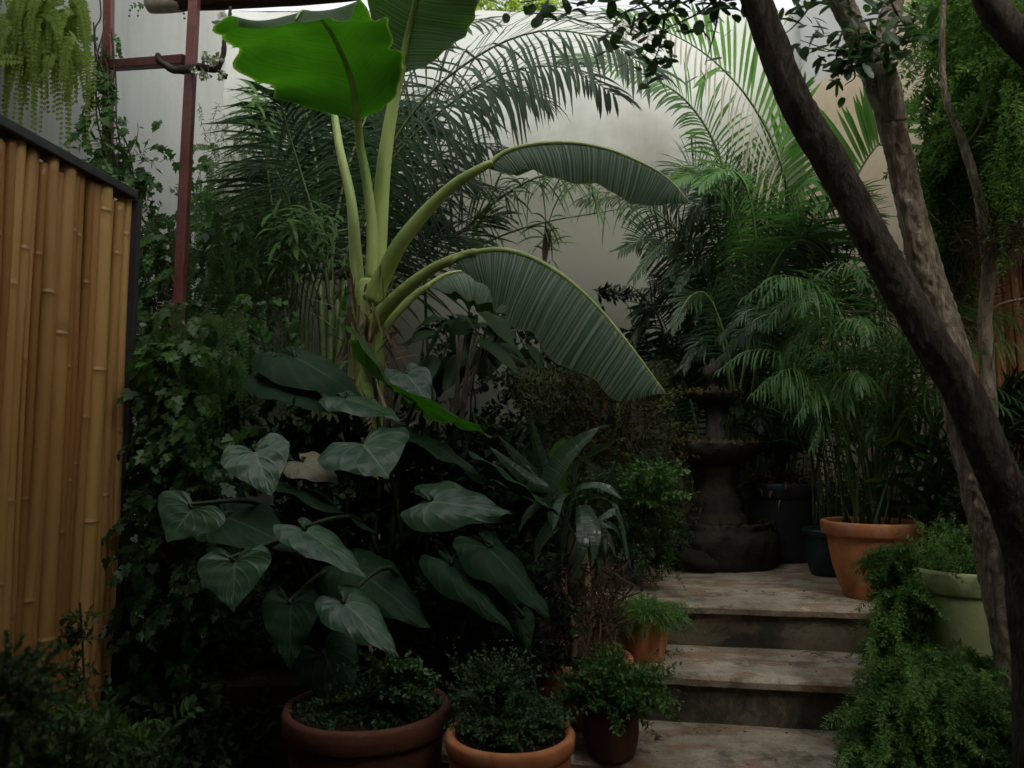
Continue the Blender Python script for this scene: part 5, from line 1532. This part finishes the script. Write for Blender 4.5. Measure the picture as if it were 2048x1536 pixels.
pb = [V((P(2060, 1500, 2.2).x, 2.2, -.02)), P(2062, 1500, 2.2), P(2050, 1349, 2.22), P(2012, 1140, 2.26), P(1975, 1000, 2.28), P(1942, 888, 2.3), P(1912, 745, 2.3), P(1878, 620, 2.3), P(1840, 498, 2.3), P(1803, 331, 2.3), P(1767, 199, 2.3), P(1700, 41, 2.3), P(1660, -60, 2.3), P(1620, -200, 2.3)]
tube(mb, pb, [(0, .085), (.2, .066), (.4, .053), (.52, .045), (.65, .037), (.78, .034), (.85, .029), (1, .026)], 72, 0, bump=.10, seed=8, samples=480, bark=(.0065, 48))
mb.build('trunk', M['bark'], tr)['label'] = 'lighter brown rear stem with deeply cracked bark'
mb = MB()
tube(mb, [P(1785, 245, 2.3), P(1778, 180, 2.28), P(1762, 100, 2.3), P(1788, 0, 2.35), P(1820, -120, 2.4)], [(0, .040), (.3, .036), (.5, .032), (1, .028)], 48, 0, bump=.1, seed=4, samples=120, bark=(.0025, 50))
mb.build('branch', M['barkpale'], tr)['label'] = 'pale smooth cut branch'
mb = MB()
tube(mb, [P(1935, -90, 2.0), P(1985, 10, 2.0), P(2030, 70, 2.0), P(2090, 130, 2.0), P(2160, 260, 2.0), P(2200, 500, 2.0), P(2190, 900, 2.0), V((P(2180, 1100, 2.05).x, 2.05, 0))], [(0, .036), (1, .055)], 24, 0, bump=.15, seed=6, samples=80)
mb.build('trunk', M['barkdark'], tr)['label'] = 'dark bough crossing the top right corner'
tw, cr = MB(), MB()
def twig(pts, n, L, W, rng, tone, r0=.004):
    c = spline([P(*q) for q in pts], 24)
    tube(tw, c, [(0, r0), (1, r0 * .3)], 5, 0, samples=0)
    for i in range(int(n * 1.5)):
        k = rng.randrange(2, 25)
        p = c[min(k, 24)] + rvec(rng) * .05
        leaflet(cr, p, V((rng.uniform(-1, 1), rng.uniform(-.8, .4), rng.uniform(-.6, .25))), L * rng.uniform(.7, 1.15), W * .40 * rng.uniform(.8, 1.15), V((rng.uniform(-.7, .7), -.7, .7)), 0, tone + rng.uniform(-.3, .4), rng.uniform(.1, .6), 5, rng.uniform(-.1, .35))
r_ = random.Random(63)
twig([(1830, 40, 2.1), (1790, 70, 2.1), (1740, 95, 2.1), (1680, 105, 2.1), (1600, 80, 2.1)], 60, .055, .030, r_, .4)
twig([(1690, -60, 2.1), (1700, 20, 2.1), (1720, 80, 2.1), (1690, 130, 2.1)], 44, .055, .030, r_, .4)
twig([(1760, -60, 2.15), (1790, 20, 2.15), (1820, 70, 2.15), (1800, 110, 2.15)], 40, .055, .030, r_, .4)
twig([(1640, -50, 2.1), (1620, 10, 2.1), (1590, 50, 2.1), (1560, 75, 2.1)], 36, .05, .028, r_, .4)
twig([(1690, 100, 2.1), (1710, 150, 2.1), (1690, 170, 2.1)], 8, .05, .028, r_, .6)
twig([(1480, -80, 1.95), (1440, -10, 1.95), (1390, 30, 1.95), (1330, 60, 1.95), (1290, 110, 1.95)], 55, .050, .034, r_, .4)
twig([(1420, -90, 1.95), (1360, -30, 1.95), (1300, 10, 1.95), (1240, 30, 1.95), (1220, 80, 1.95)], 60, .050, .034, r_, .4)
twig([(1380, -90, 1.95), (1300, -60, 1.95), (1200, -30, 1.95), (1130, -10, 1.95), (1040, 5, 1.95)], 55, .052, .036, r_, .5)
twig([(1330, 30, 1.95), (1320, 90, 1.95), (1295, 150, 1.95)], 12, .05, .036, r_, .3)
twig([(1440, 0, 1.95), (1430, 60, 1.95), (1410, 130, 1.95)], 8, .05, .034, r_, .3)
twig([(1560, -60, 1.9), (1500, -30, 1.9), (1440, 5, 1.9)], 26, .048, .03, r_, .4)
# the crown above the frame: boughs and leaves that shade the steps
crown_c = P(1400, -330, 1.95)
for k in range(26):
    a = P(1400, -330, 1.95) if k % 2 else P(1640, -200, 2.3)
    e = V((r_.uniform(-.9, 2.3), r_.uniform(-.1, 3.3), r_.uniform(2.95, 3.9)))
    v = (e - a)
    q = spline([a, a + v * .4 + V((0, 0, .25)), e], 14)
    tube(tw, q, [(0, .014), (1, .003)], 5, 0, samples=0)
    for i in range(120):
        p = q[r_.randrange(4, 15)] + V((r_.gauss(0, .16), r_.gauss(0, .16), r_.gauss(0, .12)))
        u_ = p - CAM
        py_ = 900 - F * u_.z / max(u_.y, .01)
        if u_.y > .2 and py_ > -60: continue
        tinyleaf(cr, p, rvec(r_, -.2), V((0, 0, 1)) + rvec(r_) * .6, .075, .045, 0, r_.random())
tw.build('twigs', M['brownstem'], tr); cr.build('crown', M['treeleaf'], tr)
# thin trunk at the right with the hanging fern
th = empty('thin_tree', (P(1978, 900, 2.9).x, 2.9, .42), 'thin grey trunk in front of the reddish bamboo fence draped in ferns above', 'tree')
mb = MB()
tube(mb, [V((P(1985, 1100, 2.9).x, 2.9, .30)), P(1984, 900, 2.9), P(1976, 760, 2.9), P(1970, 640, 2.9), P(1978, 540, 2.88), P(1972, 470, 2.86), P(1955, 380, 2.85), P(1925, 280, 2.85), P(1893, 200, 2.85), P(1884, 100, 2.85), P(1890, -60, 2.85)], [(0, .028), (.35, .024), (.5, .027), (.6, .015), (1, .009)], 20, 0, bump=.15, seed=9, samples=200, bark=(.0015, 80))
mb.build('trunk', M['bark'], th)
mb = MB()
tube(mb, [P(1976, 495, 2.88), P(2010, 470, 2.85), P(2050, 440, 2.8), P(2110, 430, 2.75)], .016, 8, 0, bump=.2)
tube(mb, [P(1930, 290, 2.85), P(1955, 260, 2.84), P(1980, 200, 2.82)], .006, 6, 0)
tube(mb, [P(1972, 640, 2.9), P(1998, 610, 2.86), P(2060, 595, 2.8)], .006, 6, 0)
mb.build('branch', M['bark'], th)
mb = MB()
for i in range(420):
    p = P(r_.gauss(1995, 38), r_.gauss(470, 18), 2.8 + r_.uniform(-.06, .08))
    leaflet(mb, p, rvec(r_), r_.uniform(.05, .16), .0014, V((0, -1, 0)), 0, r_.random(), r_.uniform(-.5, 1.5), 4, .1)
for i in range(230):
    p = P(r_.uniform(1900, 1975), r_.uniform(500, 700), 3.2 + r_.uniform(-.1, .2))
    leaflet(mb, p, V((r_.uniform(-.5, .8), -.2, r_.uniform(-.4, 1))), r_.uniform(.04, .14), .002, V((0, -1, 0)), 0, r_.random(), r_.uniform(-.5, 1.5), 4, .1)
tag(mb.build('dry_twigs', M['root'], th))
# hanging asparagus curtain
def f(mb):
    for i in range(520):
        x = r_.uniform(1850, 2100); y = r_.uniform(-60, 330)
        if x < 1885 and r_.random() < .4: continue
        Y = lerp(3.5, 2.7, (x - 1850) / 250) + r_.uniform(-.2, .2)
        if 1930 < x < 2010 and 230 < y and r_.random() < .7: continue
        sprig(mb, P(x, y, Y), V((r_.uniform(-.7, .5), r_.uniform(-.6, .1), r_.uniform(-.6, .4))), r_.uniform(.15, .38), 26, .042, .012, r_, 1.3, 0, 1, r_.uniform(.3, 1) if y < 180 else r_.uniform(0, .6), whorl=2)
    for i in range(420):
        sprig(mb, P(r_.uniform(1860, 2110), r_.uniform(-60, 430), 3.55 + r_.uniform(-.1, .1)), V((r_.uniform(-.7, .5), -.3, -.4)), r_.uniform(.15, .38), 20, .05, .016, r_, 1.3, 0, 1, r_.uniform(0, .2), whorl=2)
    for i in range(380):
        x = r_.uniform(1845, 1935); y = r_.uniform(250, 560)
        sprig(mb, P(x, y, 3.5 + r_.uniform(-.2, .2)), V((r_.uniform(-.4, .4), r_.uniform(-.5, 0), -.7)), r_.uniform(.15, .3), 20, .034, .011, r_, 1.6, 0, 1, r_.uniform(.1, .7), whorl=2)
    for i in range(50):
        x = r_.uniform(2000, 2080); y = r_.uniform(150, 400)
        sprig(mb, P(x, y, 2.6 + r_.uniform(-.1, .1)), V((r_.uniform(-.4, .1), r_.uniform(-.5, 0), -.5)), r_.uniform(.2, .4), 26, .030, .009, r_, 1.6, 0, 1, r_.uniform(.4, .9), whorl=2)
plant('hanging_asparagus', 'thick curtain of fine green foliage hanging over the ochre wall at the top right', 'hanging plant', P(1960, -60, 3.0), ('curtain', 'brownstem'), f)
# low plant at the foot of the right fence
def f(mb):
    for i in range(70):
        leaflet(mb, P(r_.uniform(1990, 2060), r_.uniform(790, 900), 3.3), V((r_.uniform(-.5, .5), r_.uniform(-.6, .1), r_.uniform(.4, 1))), r_.uniform(.12, .26), .010, V((0, -.7, .5)), 0, r_.random(), .5, 4, .3)
    for i in range(150):
        sprig(mb, P(r_.uniform(1900, 2080), r_.uniform(800, 1100), 3.2 + r_.uniform(-.2, .3)), V((r_.uniform(-.6, .6), -.5, r_.uniform(-.2, 1))), r_.uniform(.1, .25), 10, .05, .022, r_, .8, 0, 1, r_.uniform(0, .4))
    for k in range(8): tube(mb, [V((P(1990, 1000, 3.3).x, 3.3, .54)), P(1990 + 10 * k, 850, 3.3)], .006, 5, 1)
plant('shrub', 'dark ground plant with spiky tufts at the foot of the reddish bamboo fence', 'shrub', V((P(2000, 900, 3.3).x, 3.3, .54)), ('shrub', 'brownstem'), f)
# hanging ornament
ho = empty('hanging_ornament', P(970, 770, 4.6), 'small dark round ornament hanging on a thread left of the bronze shrub', 'ornament')
q = P(970, 775, 4.6)
mb = MB(); lathe(mb, [(0, -.03), (.018, -.026), (.026, -.010), (.026, .004), (.018, .018), (.008, .024), (0, .026)], q, 20); mb.build('bell', M['lead'], ho)
mb = MB(); lathe(mb, [(0, .026), (.014, .026), (.014, .036), (0, .038)], q, 14); mb.build('cap', M['logend'], ho)
mb = MB(); tube(mb, [q + V((0, 0, .034)), P(968, 560, 4.6)], .0012, 4, 0); mb.build('thread', M['darkframe'], ho)
# plants seen over the top of the back wall
def f(mb):
    for i in range(130):
        x = r_.uniform(905, 1110)
        sprig(mb, P(x, r_.uniform(0, 50), 6.25), V((r_.uniform(-.5, .5), -.3, r_.uniform(-.5, .5))), r_.uniform(.12, .3), 10, .07, .022, r_, 1.0, 0, 1, .9)
    for k in range(9): 
        x = 920 + k * 22
        tube(mb, [P(x, 60, 6.3), P(x + r_.uniform(-10, 10), 5, 6.28)], .008, 5, 1)
plant('wall_top_creeper', 'pale green creeper spilling over the top of the back wall', 'creeper', P(1000, 50, 6.28), ('hangfern', 'stem'), f)
# fallen leaves and twigs on the steps
mb = MB()
for (Y1, z) in LV:
    for k in range(46):
        x = r_.uniform(.05, 1.45); dd = r_.choice((r_.uniform(.30, .37), r_.uniform(.05, .37)))
        p = V((x, fy(Y1, x) + dd, z + .003))
        tinyleaf(mb, p, V((r_.uniform(-1, 1), r_.uniform(-1, 1), .05)), V((0, 0, 1)), r_.uniform(.008, .026), r_.uniform(.004, .010), 0, r_.random(), -.3)
tag(mb.build('leaf_litter', M['brownstem']), 'tiny brown leaf bits and crumbs scattered over the stone steps', 'leaf litter', kind='stuff')
LT = [(1215, 1478, 'dark dead leaf lying on the lowest step right of the dark pot'), (1330, 1306, 'small dark leaf on the middle step near the grass pot'), (1310, 1478, 'curled brown leaf near the centre of the lowest step')]
for i, (x, y, lb) in enumerate(LT):
    z = .18 if y > 1400 else .36
    p = PZ(x, y, z + .006)
    mb = MB(); cc = spline([p, p + V((.016, .01, .004)), p + V((.035, .012, .001))], 6)
    blade(mb, cc, lambda t: .010 * sin(pi * min(1, t + .05)), V((0, 0, 1)), (-.3, -.2), 1, 0, .1)
    tag(mb.build('fallen_leaf', M['brownstem']), lb, 'leaf', 'dead leaves on the steps')
mb = MB()
for k in range(6):
    p = PZ(r_.uniform(1590, 1720), r_.uniform(1298, 1310), .364)
    tube(mb, [p, p + V((.03, r_.uniform(-.01, .01), .008)), p + V((.07, r_.uniform(-.02, .02), .002))], .0012, 4, 0)
tag(mb.build('twig_litter', M['brownstem']), 'thin dark twigs scattered at the back of the middle step', 'twigs', kind='stuff')
